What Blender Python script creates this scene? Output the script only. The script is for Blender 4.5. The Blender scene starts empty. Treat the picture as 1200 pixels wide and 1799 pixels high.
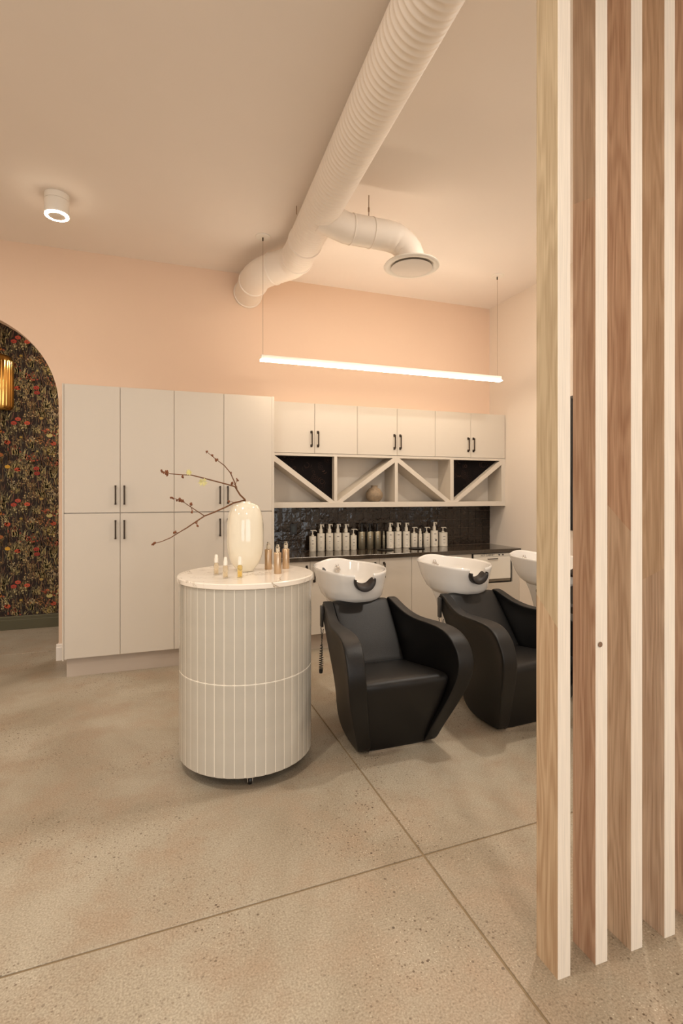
import bpy, bmesh, math, random
from mathutils import Vector, Matrix
R = random.Random(7)
PI = math.pi
sc = bpy.context.scene
COL = sc.collection

# ------------------------------------------------------------------ camera
YAW = math.radians(19.73)
cd = bpy.data.cameras.new('camera')
cam = bpy.data.objects.new('camera', cd); COL.objects.link(cam)
cam.location = (0, 0, 1.5)
cam.rotation_euler = (PI/2, 0, -YAW)
cd.sensor_fit = 'VERTICAL'
cd.sensor_height = 36.0
cd.lens = 914.5/1799*36.0
cd.shift_y = -(899.5-868)/1799
cd.clip_start = 0.05
sc.camera = cam

# ------------------------------------------------------------------ exposure
sc.view_settings.view_transform = 'Standard'
sc.view_settings.look = 'None'
sc.view_settings.gamma = 1
sc.view_settings.use_curve_mapping = False
sc.view_settings.exposure = 0.08

# ------------------------------------------------------------------ world
w = bpy.data.worlds.new('daylight'); sc.world = w; w.use_nodes = True
w.node_tree.nodes['Background'].inputs[0].default_value = (0.85, 0.92, 1.0, 1)
w.node_tree.nodes['Background'].inputs[1].default_value = 1.2

# ------------------------------------------------------------------ lights
def area(name, loc, rot, sx, sy, power, col, spread=PI):
    l = bpy.data.lights.new(name, 'AREA'); l.shape = 'RECTANGLE'
    l.size = sx; l.size_y = sy; l.energy = power; l.color = col; l.spread = spread
    o = bpy.data.objects.new(name, l); COL.objects.link(o)
    o.location = loc; o.rotation_euler = rot
    return o
CH = 3.724
DAY = (1.0, 0.97, 0.93)
WARM = (1.0, 0.92, 0.81)
# daylight through the shop windows behind the camera (in wall_front)
area('window_daylight', (-2.6, -3.9, 1.75), (PI/2+.16, 0, 0), 2.6, 2.7, 34, DAY)
area('window_daylight', (1.6, -3.9, 1.75), (PI/2+.16, 0, 0), 3.6, 2.7, 50, DAY)
# unseen lamps added under the ceiling for overhead light, no fixtures modelled
for x, y in ((-3.2, 3.6), (-3.4, 0.6), (-0.7, 1.4), (0.6, -1.2), (2.7, 2.6), (3.0, -2.6)):
    area('added_ceiling_lamp', (x, y, CH-.012), (0, 0, 0), 0.16, 0.16, 38, WARM)
area('hall_light', (-0.5, 5.95, 3.6), (0, 0, 0), 0.3, 0.3, 16, WARM)

# ------------------------------------------------------------------ helpers
def L(c):
    return tuple(((v/255)/12.92 if v/255 <= .04045 else ((v/255+.055)/1.055)**2.4) for v in c)

def thing(name, label, cat, loc=(0, 0, 0), rotz=0, group=None):
    o = bpy.data.objects.new(name, None); COL.objects.link(o)
    o.empty_display_size = .1
    o.location = loc; o.rotation_euler = (0, 0, rotz)
    o['label'] = label; o['category'] = cat
    if group: o['group'] = group
    return o

def tag(o, label, cat, group=None):
    o['label'] = label; o['category'] = cat
    if group: o['group'] = group
    return o

def link(name, me, parent=None, loc=None, rotz=0):
    o = bpy.data.objects.new(name, me); COL.objects.link(o)
    if parent: o.parent = parent
    if loc: o.location = loc
    if rotz: o.rotation_euler = (0, 0, rotz)
    return o

def obj(name, bm, mat, parent=None, smooth=False, label=None, angle=None):
    me = bpy.data.meshes.new(name)
    bmesh.ops.recalc_face_normals(bm, faces=bm.faces)
    bm.to_mesh(me); bm.free()
    if mat: me.materials.append(mat)
    if smooth:
        for p in me.polygons: p.use_smooth = True
        if angle is not None:
            me.set_sharp_from_angle(angle=math.radians(angle))
    o = link(name, me, parent)
    if label: o['label'] = label
    return o

def struct(name, bm, mat, smooth=False):
    o = obj(name, bm, mat, None, smooth); o['kind'] = 'structure'; return o

def box(bm, x0, x1, y0, y1, z0, z1, bev=0.0, seg=1):
    g = bmesh.ops.create_cube(bm, size=1.0)
    vs = g['verts']
    for v in vs:
        v.co = Vector(((x0+x1)/2+v.co.x*(x1-x0), (y0+y1)/2+v.co.y*(y1-y0), (z0+z1)/2+v.co.z*(z1-z0)))
    if bev > 0:
        es = list({e for v in vs for e in v.link_edges})
        bmesh.ops.bevel(bm, geom=es, offset=bev, segments=seg, affect='EDGES', profile=.7)
    return bm

def bx(*a, **k):
    bm = bmesh.new(); box(bm, *a, **k); return bm

def prism(bm, pts, axis, a0, a1, bev=0.0):
    """extrude 2-D outline along axis ('x': pts=(y,z); 'y': pts=(x,z); 'z': pts=(x,y))"""
    def P(p, a):
        return {'x': (a, p[0], p[1]), 'y': (p[0], a, p[1]), 'z': (p[0], p[1], a)}[axis]
    v0 = [bm.verts.new(P(p, a0)) for p in pts]; v1 = [bm.verts.new(P(p, a1)) for p in pts]
    n = len(pts)
    fs = [bm.faces.new(v0), bm.faces.new(v1[::-1])]
    for i in range(n):
        fs.append(bm.faces.new((v0[i], v0[(i+1) % n], v1[(i+1) % n], v1[i])))
    if bev > 0:
        bmesh.ops.bevel(bm, geom=list({e for f in fs for e in f.edges}), offset=bev, segments=1, affect='EDGES')
    return bm

def lathe(bm, prof, n=32, c=(0, 0, 0), cap=True):
    """prof: (r, z) list"""
    rings = []
    for r, z in prof:
        rings.append([bm.verts.new((c[0]+r*math.cos(2*PI*i/n), c[1]+r*math.sin(2*PI*i/n), c[2]+z)) for i in range(n)])
    for a, b in zip(rings, rings[1:]):
        for i in range(n):
            bm.faces.new((a[i], a[(i+1) % n], b[(i+1) % n], b[i]))
    if cap:
        if prof[0][0] > 1e-5: bm.faces.new(rings[0][::-1])
        if prof[-1][0] > 1e-5: bm.faces.new(rings[-1])
    return bm

def sweep(bm, pts, rad, n=12, caps=True):
    """round tube along a polyline; rad number or list"""
    pts = [Vector(p) for p in pts]
    if not hasattr(rad, '__len__'): rad = [rad]*len(pts)
    T = []
    for i in range(len(pts)):
        a = pts[max(i-1, 0)]; b = pts[min(i+1, len(pts)-1)]
        T.append((b-a).normalized())
    up = Vector((0, 0, 1)) if abs(T[0].z) < .9 else Vector((1, 0, 0))
    N = (up - T[0]*up.dot(T[0])).normalized()
    rings = []
    for i, p in enumerate(pts):
        N = (N - T[i]*N.dot(T[i])).normalized()
        B = T[i].cross(N)
        rings.append([bm.verts.new(p + (N*math.cos(2*PI*k/n)+B*math.sin(2*PI*k/n))*rad[i]) for k in range(n)])
    for a, b in zip(rings, rings[1:]):
        for k in range(n):
            bm.faces.new((a[k], a[(k+1) % n], b[(k+1) % n], b[k]))
    if caps:
        bm.faces.new(rings[0][::-1]); bm.faces.new(rings[-1])
    return bm

def children(o): return [c for c in bpy.data.objects if c.parent == o]
def copy_tree(o, parent=None):
    c = o.copy(); COL.objects.link(c)
    if parent: c.parent = parent
    for ch in children(o): copy_tree(ch, c)
    return c

# ------------------------------------------------------------------ materials
def nodes(name):
    m = bpy.data.materials.new(name); m.use_nodes = True
    nt = m.node_tree; b = nt.nodes['Principled BSDF']
    return m, nt, b

def N(nt, t, **k):
    n = nt.nodes.new(t)
    for a, v in k.items():
        if a.startswith('i_'):
            key = a[2:].replace('_', ' ')
            key = int(key) if key.isdigit() else key
            n.inputs[key].default_value = v
        else: setattr(n, a, v)
    return n

def plain(name, rgb, rough=.5, metal=0.0, var=.04, scale=6.0, bump=0.0, bscale=60.0, coat=0.0, spec=None):
    """slightly mottled paint / plastic / metal"""
    m, nt, b = nodes(name)
    c = L(rgb)
    tc = N(nt, 'ShaderNodeTexCoord')
    no = N(nt, 'ShaderNodeTexNoise', i_Scale=scale, i_Detail=4.0)
    nt.links.new(tc.outputs['Object'], no.inputs['Vector'])
    rp = N(nt, 'ShaderNodeValToRGB')
    rp.color_ramp.elements[0].position = .3; rp.color_ramp.elements[1].position = .7
    rp.color_ramp.elements[0].color = tuple(v*(1-var) for v in c)+(1,)
    rp.color_ramp.elements[1].color = tuple(min(1, v*(1+var)) for v in c)+(1,)
    nt.links.new(no.outputs['Fac'], rp.inputs[0]); nt.links.new(rp.outputs[0], b.inputs['Base Color'])
    b.inputs['Roughness'].default_value = rough; b.inputs['Metallic'].default_value = metal
    if coat: b.inputs['Coat Weight'].default_value = coat; b.inputs['Coat Roughness'].default_value = .05
    if spec is not None: b.inputs['Specular IOR Level'].default_value = spec
    if bump:
        n2 = N(nt, 'ShaderNodeTexNoise', i_Scale=bscale, i_Detail=3.0)
        nt.links.new(tc.outputs['Object'], n2.inputs['Vector'])
        bp = N(nt, 'ShaderNodeBump', i_Strength=bump, i_Distance=.01)
        nt.links.new(n2.outputs['Fac'], bp.inputs['Height']); nt.links.new(bp.outputs[0], b.inputs['Normal'])
    return m

def emissive(name, rgb, s):
    m, nt, b = nodes(name)
    b.inputs['Base Color'].default_value = (.8, .8, .8, 1)
    b.inputs['Emission Color'].default_value = L(rgb)+(1,)
    b.inputs['Emission Strength'].default_value = s
    return m

M = {}
M['ceiling'] = plain('ceiling_paint', (241, 230, 219), .9, var=.015, scale=1.2)
M['peach'] = plain('peach_wall_paint', (230, 201, 176), .85, var=.015, scale=1.0)
M['cream_wall'] = plain('cream_wall_paint', (234, 221, 206), .85, var=.012, scale=1.0)
M['cabinet'] = plain('cabinet_laminate', (207, 196, 181), .42, var=.012, scale=1.0)
M['kick'] = plain('toe_kick_laminate', (188, 172, 156), .5, var=.015)
M['bronze'] = plain('bronze_metal', (62, 50, 40), .38, 0.8, var=.1)
M['white_trim'] = plain('white_trim_paint', (238, 228, 216), .5, var=.01)
M['green_trim'] = plain('green_trim_paint', (84, 78, 52), .5, var=.05)
M['duct'] = plain('duct_paint', (240, 228, 214), .55, var=.015, scale=3)
M['white_metal'] = plain('white_powder_coat', (238, 230, 218), .45, var=.01)
M['cable'] = plain('steel_cable', (160, 135, 110), .4, .6)
M['porcelain'] = plain('white_porcelain', (226, 221, 214), .1, var=.005, coat=.6)
M['leather'] = plain('black_leather', (9, 8, 8), .44, var=.12, spec=.4, scale=9, bump=.12, bscale=260)
M['leather_side'] = plain('black_leather_panel', (24, 22, 21), .5, var=.1, bump=.1, bscale=240)
M['gel'] = plain('neck_rest_gel', (24, 14, 9), .5, var=.1)
M['chrome'] = plain('chrome', (215, 210, 205), .12, 1.0, var=.02)
M['grey_plastic'] = plain('grey_plastic', (78, 75, 71), .4, var=.05)
M['black'] = plain('black_plastic', (20, 17, 15), .4, var=.1)
M['tile_sage'] = plain('sage_glazed_tile', (188, 181, 168), .12, var=.04, scale=9, bump=.05, bscale=14, coat=.3)
M['grout'] = plain('cream_grout', (240, 233, 218), .8, var=.03, scale=30)
M['vase_glass'] = plain('ivory_glass', (236, 226, 204), .07, var=.02, scale=4, coat=.8)
M['bark'] = plain('bark', (112, 74, 46), .8, var=.25, scale=80, bump=.4, bscale=200)
M['bud'] = plain('bud', (120, 70, 38), .7, var=.3, scale=90)
M['petal'] = plain('petal', (238, 232, 176), .6, var=.15, scale=60)
M['champagne'] = plain('champagne_metal', (196, 170, 140), .28, .9, var=.02)
M['white_plastic'] = plain('white_plastic', (236, 228, 214), .3, var=.01)
M['bottle_white'] = plain('white_bottle_plastic', (226, 216, 198), .35, var=.01)
M['bottle_grey'] = plain('pewter_metal', (150, 142, 122), .28, .8, var=.03)
M['ink'] = plain('printed_ink', (110, 98, 84), .6)
M['dark_ink'] = plain('dark_printed_ink', (50, 42, 36), .6)
M['clay'] = plain('ribbed_clay', (140, 120, 96), .75, var=.2, scale=50, bump=.3, bscale=90)
M['brass'] = plain('polished_brass', (222, 176, 98), .18, 1.0, var=.05)
M['glow'] = emissive('led_diffuser', (255, 234, 208), 26)
M['uplight'] = emissive('uplight_diffuser', (255, 238, 216), 27)
M['ring_glow'] = emissive('led_ring', (255, 236, 208), 45)

def mat_stone():
    m, nt, b = nodes('dark_stone')
    tc = N(nt, 'ShaderNodeTexCoord'); no = N(nt, 'ShaderNodeTexNoise', i_Scale=140.0, i_Detail=5.0)
    nt.links.new(tc.outputs['Object'], no.inputs['Vector'])
    rp = N(nt, 'ShaderNodeValToRGB'); rp.color_ramp.elements[0].color = L((36, 28, 22))+(1,); rp.color_ramp.elements[1].color = L((78, 66, 54))+(1,)
    nt.links.new(no.outputs['Fac'], rp.inputs[0]); nt.links.new(rp.outputs[0], b.inputs['Base Color'])
    b.inputs['Roughness'].default_value = .08; b.inputs['Specular IOR Level'].default_value = .9
    return m
M['stone'] = mat_stone()

def mat_zellige():
    m, nt, b = nodes('black_zellige_glaze')
    tc = N(nt, 'ShaderNodeTexCoord'); g = N(nt, 'ShaderNodeNewGeometry')
    no = N(nt, 'ShaderNodeTexNoise', i_Scale=22.0, i_Detail=2.0)
    nt.links.new(g.outputs['Position'], no.inputs['Vector'])
    rp = N(nt, 'ShaderNodeValToRGB'); rp.color_ramp.elements[0].color = L((26, 19, 14))+(1,); rp.color_ramp.elements[1].color = L((50, 38, 29))+(1,)
    nt.links.new(no.outputs['Fac'], rp.inputs[0]); nt.links.new(rp.outputs[0], b.inputs['Base Color'])
    bp = N(nt, 'ShaderNodeBump', i_Strength=.5, i_Distance=.008)
    nt.links.new(no.outputs['Fac'], bp.inputs['Height']); nt.links.new(bp.outputs[0], b.inputs['Normal'])
    b.inputs['Roughness'].default_value = .09
    return m
M['zellige'] = mat_zellige()

def mat_marble():
    m, nt, b = nodes('veined_marble')
    tc = N(nt, 'ShaderNodeTexCoord')
    n1 = N(nt, 'ShaderNodeTexNoise', i_Scale=2.6, i_Detail=6.0, i_Roughness=.6, i_Distortion=.8)
    nt.links.new(tc.outputs['Object'], n1.inputs['Vector'])
    rp = N(nt, 'ShaderNodeValToRGB'); e = rp.color_ramp.elements
    e[0].position = .492; e[0].color = (0, 0, 0, 1); e[1].position = .508; e[1].color = (0, 0, 0, 1)
    k = e.new(.5); k.color = (1, 1, 1, 1)
    nt.links.new(n1.outputs['Fac'], rp.inputs[0])
    n2 = N(nt, 'ShaderNodeTexNoise', i_Scale=3.2, i_Detail=2.0)
    nt.links.new(tc.outputs['Object'], n2.inputs['Vector'])
    mu = N(nt, 'ShaderNodeMath', operation='MULTIPLY'); nt.links.new(rp.outputs[0], mu.inputs[0]); 
    r2 = N(nt, 'ShaderNodeValToRGB'); r2.color_ramp.elements[0].position = .46; r2.color_ramp.elements[1].position = .60
    nt.links.new(n2.outputs['Fac'], r2.inputs[0]); nt.links.new(r2.outputs[0], mu.inputs[1])
    mx = N(nt, 'ShaderNodeMixRGB'); mx.inputs[1].default_value = L((240, 230, 216))+(1,); mx.inputs[2].default_value = L((168, 150, 126))+(1,)
    nt.links.new(mu.outputs[0], mx.inputs[0]); nt.links.new(mx.outputs[0], b.inputs['Base Color'])
    b.inputs['Roughness'].default_value = .15
    return m
M['marble'] = mat_marble()

def mat_floor():
    m, nt, b = nodes('polished_concrete')
    g = N(nt, 'ShaderNodeNewGeometry')
    pos = g.outputs['Position']
    def ramp(src, p0, p1, c0=(0, 0, 0), c1=(1, 1, 1)):
        r = N(nt, 'ShaderNodeValToRGB'); e = r.color_ramp.elements
        e[0].position = p0; e[1].position = p1; e[0].color = tuple(c0)+(1,); e[1].color = tuple(c1)+(1,)
        nt.links.new(src, r.inputs[0]); return r.outputs[0]
    def mix(f, a, c, t='MIX'):
        x = N(nt, 'ShaderNodeMixRGB', blend_type=t)
        for i, s in enumerate((f, a, c)):
            if hasattr(s, 'links'): nt.links.new(s, x.inputs[i])
            elif i == 0: x.inputs[0].default_value = s
            else: x.inputs[i].default_value = tuple(s)+(1,)
        return x.outputs[0]
    n1 = N(nt, 'ShaderNodeTexNoise', i_Scale=.9, i_Detail=5.0, i_Roughness=.55, i_Distortion=.6); nt.links.new(pos, n1.inputs['Vector'])
    base = ramp(n1.outputs['Fac'], .34, .66, L((148, 134, 114)), L((183, 173, 155)))
    n2 = N(nt, 'ShaderNodeTexNoise', i_Scale=3.4, i_Detail=6.0, i_Roughness=.65); nt.links.new(pos, n2.inputs['Vector'])
    base = mix(ramp(n2.outputs['Fac'], .45, .75), base, L((164, 143, 121)))
    n3 = N(nt, 'ShaderNodeTexNoise', i_Scale=150.0, i_Detail=3.0); nt.links.new(pos, n3.inputs['Vector'])
    base = mix(.75, base, ramp(n3.outputs['Fac'], .3, .7, (.66, .64, .6), (1.3, 1.32, 1.34)), 'MULTIPLY')
    # exposed aggregate: patches of small dark and pale stones
    n4 = N(nt, 'ShaderNodeTexNoise', i_Scale=1.5, i_Detail=3.0); nt.links.new(pos, n4.inputs['Vector'])
    patch = ramp(n4.outputs['Fac'], .40, .62)
    for sc_, thr, rgb, am in ((100.0, .30, (104, 86, 68), .85), (52.0, .20, (84, 66, 50), .9), (130.0, .24, (222, 212, 190), .6), (27.0, .11, (74, 58, 44), .95)):
        v = N(nt, 'ShaderNodeTexVoronoi', i_Scale=sc_); nt.links.new(pos, v.inputs['Vector'])
        wn = N(nt, 'ShaderNodeSeparateColor'); nt.links.new(v.outputs['Color'], wn.inputs[0])
        small = N(nt, 'ShaderNodeMath', operation='MULTIPLY', i_1=thr*1.35); nt.links.new(wn.outputs[0], small.inputs[0])
        lt = N(nt, 'ShaderNodeMath', operation='LESS_THAN'); nt.links.new(v.outputs['Distance'], lt.inputs[0]); nt.links.new(small.outputs[0], lt.inputs[1])
        pick = N(nt, 'ShaderNodeMath', operation='LESS_THAN', i_1=.38); nt.links.new(wn.outputs[1], pick.inputs[0])
        mu = N(nt, 'ShaderNodeMath', operation='MULTIPLY'); nt.links.new(lt.outputs[0], mu.inputs[0]); nt.links.new(pick.outputs[0], mu.inputs[1])
        m2 = N(nt, 'ShaderNodeMath', operation='MULTIPLY'); nt.links.new(mu.outputs[0], m2.inputs[0]); nt.links.new(patch, m2.inputs[1])
        m3 = N(nt, 'ShaderNodeMath', operation='MULTIPLY', i_1=am); nt.links.new(m2.outputs[0], m3.inputs[0])
        base = mix(m3.outputs[0], base, L(rgb))
    nt.links.new(base, b.inputs['Base Color'])
    b.inputs['Roughness'].default_value = .42
    b.inputs['Specular IOR Level'].default_value = .35
    return m
M['floor'] = mat_floor()
M['groove'] = plain('groove_filler', (138, 118, 90), .9, var=.08, scale=20)

def mat_wood(name, c0, c1, seed, pale=(232, 220, 204)):
    """oak with cathedral grain on the wide faces and straight grain on the edges"""
    m, nt, b = nodes(name)
    tc = N(nt, 'ShaderNodeTexCoord')
    mp = N(nt, 'ShaderNodeMapping'); mp.inputs['Location'].default_value = (seed*3.1, seed*1.7, seed*2.3)
    mp.inputs['Scale'].default_value = (1, 1, .10)
    nt.links.new(tc.outputs['Object'], mp.inputs[0])
    dn = N(nt, 'ShaderNodeTexNoise', i_Scale=9.0, i_Detail=2.0); nt.links.new(mp.outputs[0], dn.inputs['Vector'])
    ad = N(nt, 'ShaderNodeMath', operation='MULTIPLY', i_1=26.0); nt.links.new(dn.outputs['Fac'], ad.inputs[0])
    sn = N(nt, 'ShaderNodeMath', operation='SINE')
    pr = N(nt, 'ShaderNodeMath', operation='MULTIPLY', i_1=3.0); nt.links.new(ad.outputs[0], pr.inputs[0]); nt.links.new(pr.outputs[0], sn.inputs[0])
    mp2 = N(nt, 'ShaderNodeMapping'); mp2.inputs['Scale'].default_value = (1, 1, .02)
    nt.links.new(tc.outputs['Object'], mp2.inputs[0])
    fn = N(nt, 'ShaderNodeTexNoise', i_Scale=260.0, i_Detail=3.0); nt.links.new(mp2.outputs[0], fn.inputs['Vector'])
    a1 = N(nt, 'ShaderNodeMath', operation='MULTIPLY_ADD', i_1=.13, i_2=.12); nt.links.new(sn.outputs[0], a1.inputs[0])
    a2 = N(nt, 'ShaderNodeMath', operation='ADD'); nt.links.new(a1.outputs[0], a2.inputs[0]); nt.links.new(fn.outputs['Fac'], a2.inputs[1])
    rp = N(nt, 'ShaderNodeValToRGB'); e = rp.color_ramp.elements
    e[0].position = .32; e[0].color = L(c0)+(1,); e[1].position = .88; e[1].color = L(c1)+(1,)
    nt.links.new(a2.outputs[0], rp.inputs[0])
    # the narrow front and back edges get a paler tone
    sepn = N(nt, 'ShaderNodeSeparateXYZ'); nt.links.new(tc.outputs['Normal'], sepn.inputs[0])
    ab = N(nt, 'ShaderNodeMath', operation='ABSOLUTE'); nt.links.new(sepn.outputs[1], ab.inputs[0])
    gt = N(nt, 'ShaderNodeMath', operation='GREATER_THAN', i_1=.6); nt.links.new(ab.outputs[0], gt.inputs[0])
    rp2 = N(nt, 'ShaderNodeValToRGB'); e = rp2.color_ramp.elements
    e[0].position = .25; e[0].color = L(tuple(v*.95 for v in pale))+(1,); e[1].position = .75; e[1].color = L(tuple(min(255, v*1.03) for v in pale))+(1,)
    nt.links.new(fn.outputs['Fac'], rp2.inputs[0])
    mx = N(nt, 'ShaderNodeMixRGB'); nt.links.new(gt.outputs[0], mx.inputs[0]); nt.links.new(rp.outputs[0], mx.inputs[1]); nt.links.new(rp2.outputs[0], mx.inputs[2])
    nt.links.new(mx.outputs[0], b.inputs['Base Color'])
    b.inputs['Roughness'].default_value = .6
    return m

# ------------------------------------------------------------------ the room
D, RX, CH = 5.29, 3.787, 3.724
LX, FY = -5.2, -4.0
HX0, HX1, HY = -3.3, 0.35, 6.65        # hallway behind the arch

# floor: four slabs with saw-cut joints over a base
fl = struct('floor', bx(LX, RX+.1, FY, HY+.1, -.12, -.004), M['groove'])
g = .0048
def ya(x): return 1.9+.028*(x-.3)       # the slightly skew cross joint
XS = [LX, 1.051, RX+.1]
for i in range(2):
    xa = XS[i]+(g if i else 0); xb = XS[i+1]-(g if i == 0 else 0)
    for k in range(3):
        bm = bmesh.new()
        if k == 0: q = [(xa, FY), (xb, FY), (xb, ya(xb)-g), (xa, ya(xa)-g)]
        elif k == 1: q = [(xa, ya(xa)+g), (xb, ya(xb)+g), (xb, 5.625-g), (xa, 5.625-g)]
        else: q = [(xa, 5.625+g), (xb, 5.625+g), (xb, HY+.1), (xa, HY+.1)]
        prism(bm, q, 'z', -.0035, 0.0)
        bmesh.ops.bevel(bm, geom=[e for e in bm.edges if min(v.co.z for v in e.verts) > -.001], offset=.0015, segments=1, affect='EDGES')
        obj('slab', bm, M['floor'], fl)

struct('ceiling', bx(LX, RX+.1, FY, HY+.1, CH, CH+.1), M['ceiling'])

# back wall with the arched opening
ax, ar, az, wt = -1.618, .80, 2.30, .14
pts = [(LX, 0), (ax-ar, 0), (ax-ar, az)]
for i in range(1, 48):
    a = PI - PI*i/48
    pts.append((ax+ar*math.cos(a), az+ar*math.sin(a)))
pts += [(ax+ar, az), (ax+ar, 0), (RX+.1, 0), (RX+.1, CH), (LX, CH)]
bm = bmesh.new(); prism(bm, pts, 'y', D, D+wt)
wall_back = struct('wall_back', bm, M['peach'])
struct('wall_right', bx(RX, RX+.12, FY, D, 0, CH), M['cream_wall'])
struct('wall_left', bx(LX-.1, LX, FY, D, 0, CH), M['cream_wall'])
# front wall with two shop windows (behind the camera)
bm = bmesh.new()
for x0, x1 in ((LX, -4.0), (-1.2, -.3), (3.5, RX)): box(bm, x0, x1, FY, FY+.12, 0, CH)
for x0, x1 in ((-4.0, -1.2), (-.3, 3.5)):
    box(bm, x0, x1, FY, FY+.12, 0, .35); box(bm, x0, x1, FY, FY+.12, 3.15, CH)
struct('wall_front', bm, M['cream_wall'])
bm = bmesh.new()
for x0, x1 in ((-4.0, -2.6), (-2.6, -1.2), (-.3, .95), (.95, 2.2), (2.2, 3.5)):
    for q in ((x0, x0+.04, .35, 3.15), (x1-.04, x1, .35, 3.15), (x0+.04, x1-.04, .35, .39), (x0+.04, x1-.04, 3.11, 3.15)):
        box(bm, q[0], q[1], FY+.02, FY+.08, q[2], q[3])
struct('window_1', bm, M['black'])
# hallway shell
hall = struct('wall_hall', bx(HX0, HX1, HY, HY+.1, 0, CH), plain('dark_wallpaper', (38, 23, 14), .8, var=.2, scale=40))
struct('wall_hall_right', bx(HX1, HX1+.1, D+wt, HY, 0, CH), M['peach'])
struct('wall_hall_left', bx(HX0-.1, HX0, D+wt, HY, 0, CH), M['peach'])
# baseboards
bm = bmesh.new()
prism(bm, [(HY, 0), (HY-.018, 0), (HY-.018, .105), (HY-.012, .112), (HY-.012, .14), (HY-.004, .15), (HY, .15)], 'x', HX0, HX1)
struct('baseboard_hall', bm, M['green_trim'])
bm = bmesh.new()
prism(bm, [(D, 0), (D-.018, 0), (D-.018, .115), (D-.012, .122), (D-.012, .135), (D, .148)], 'x', ax+ar-.018, -.70)
box(bm, ax+ar-.018, ax+ar, D, D+wt, 0, .13)
struct('baseboard_back', bm, M['white_trim'])
bm = bmesh.new()
prism(bm, [(D, 0), (D-.018, 0), (D-.018, .115), (D-.012, .122), (D-.012, .135), (D, .148)], 'x', LX, ax-ar+.018)
struct('baseboard_left', bm, M['white_trim'])

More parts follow.
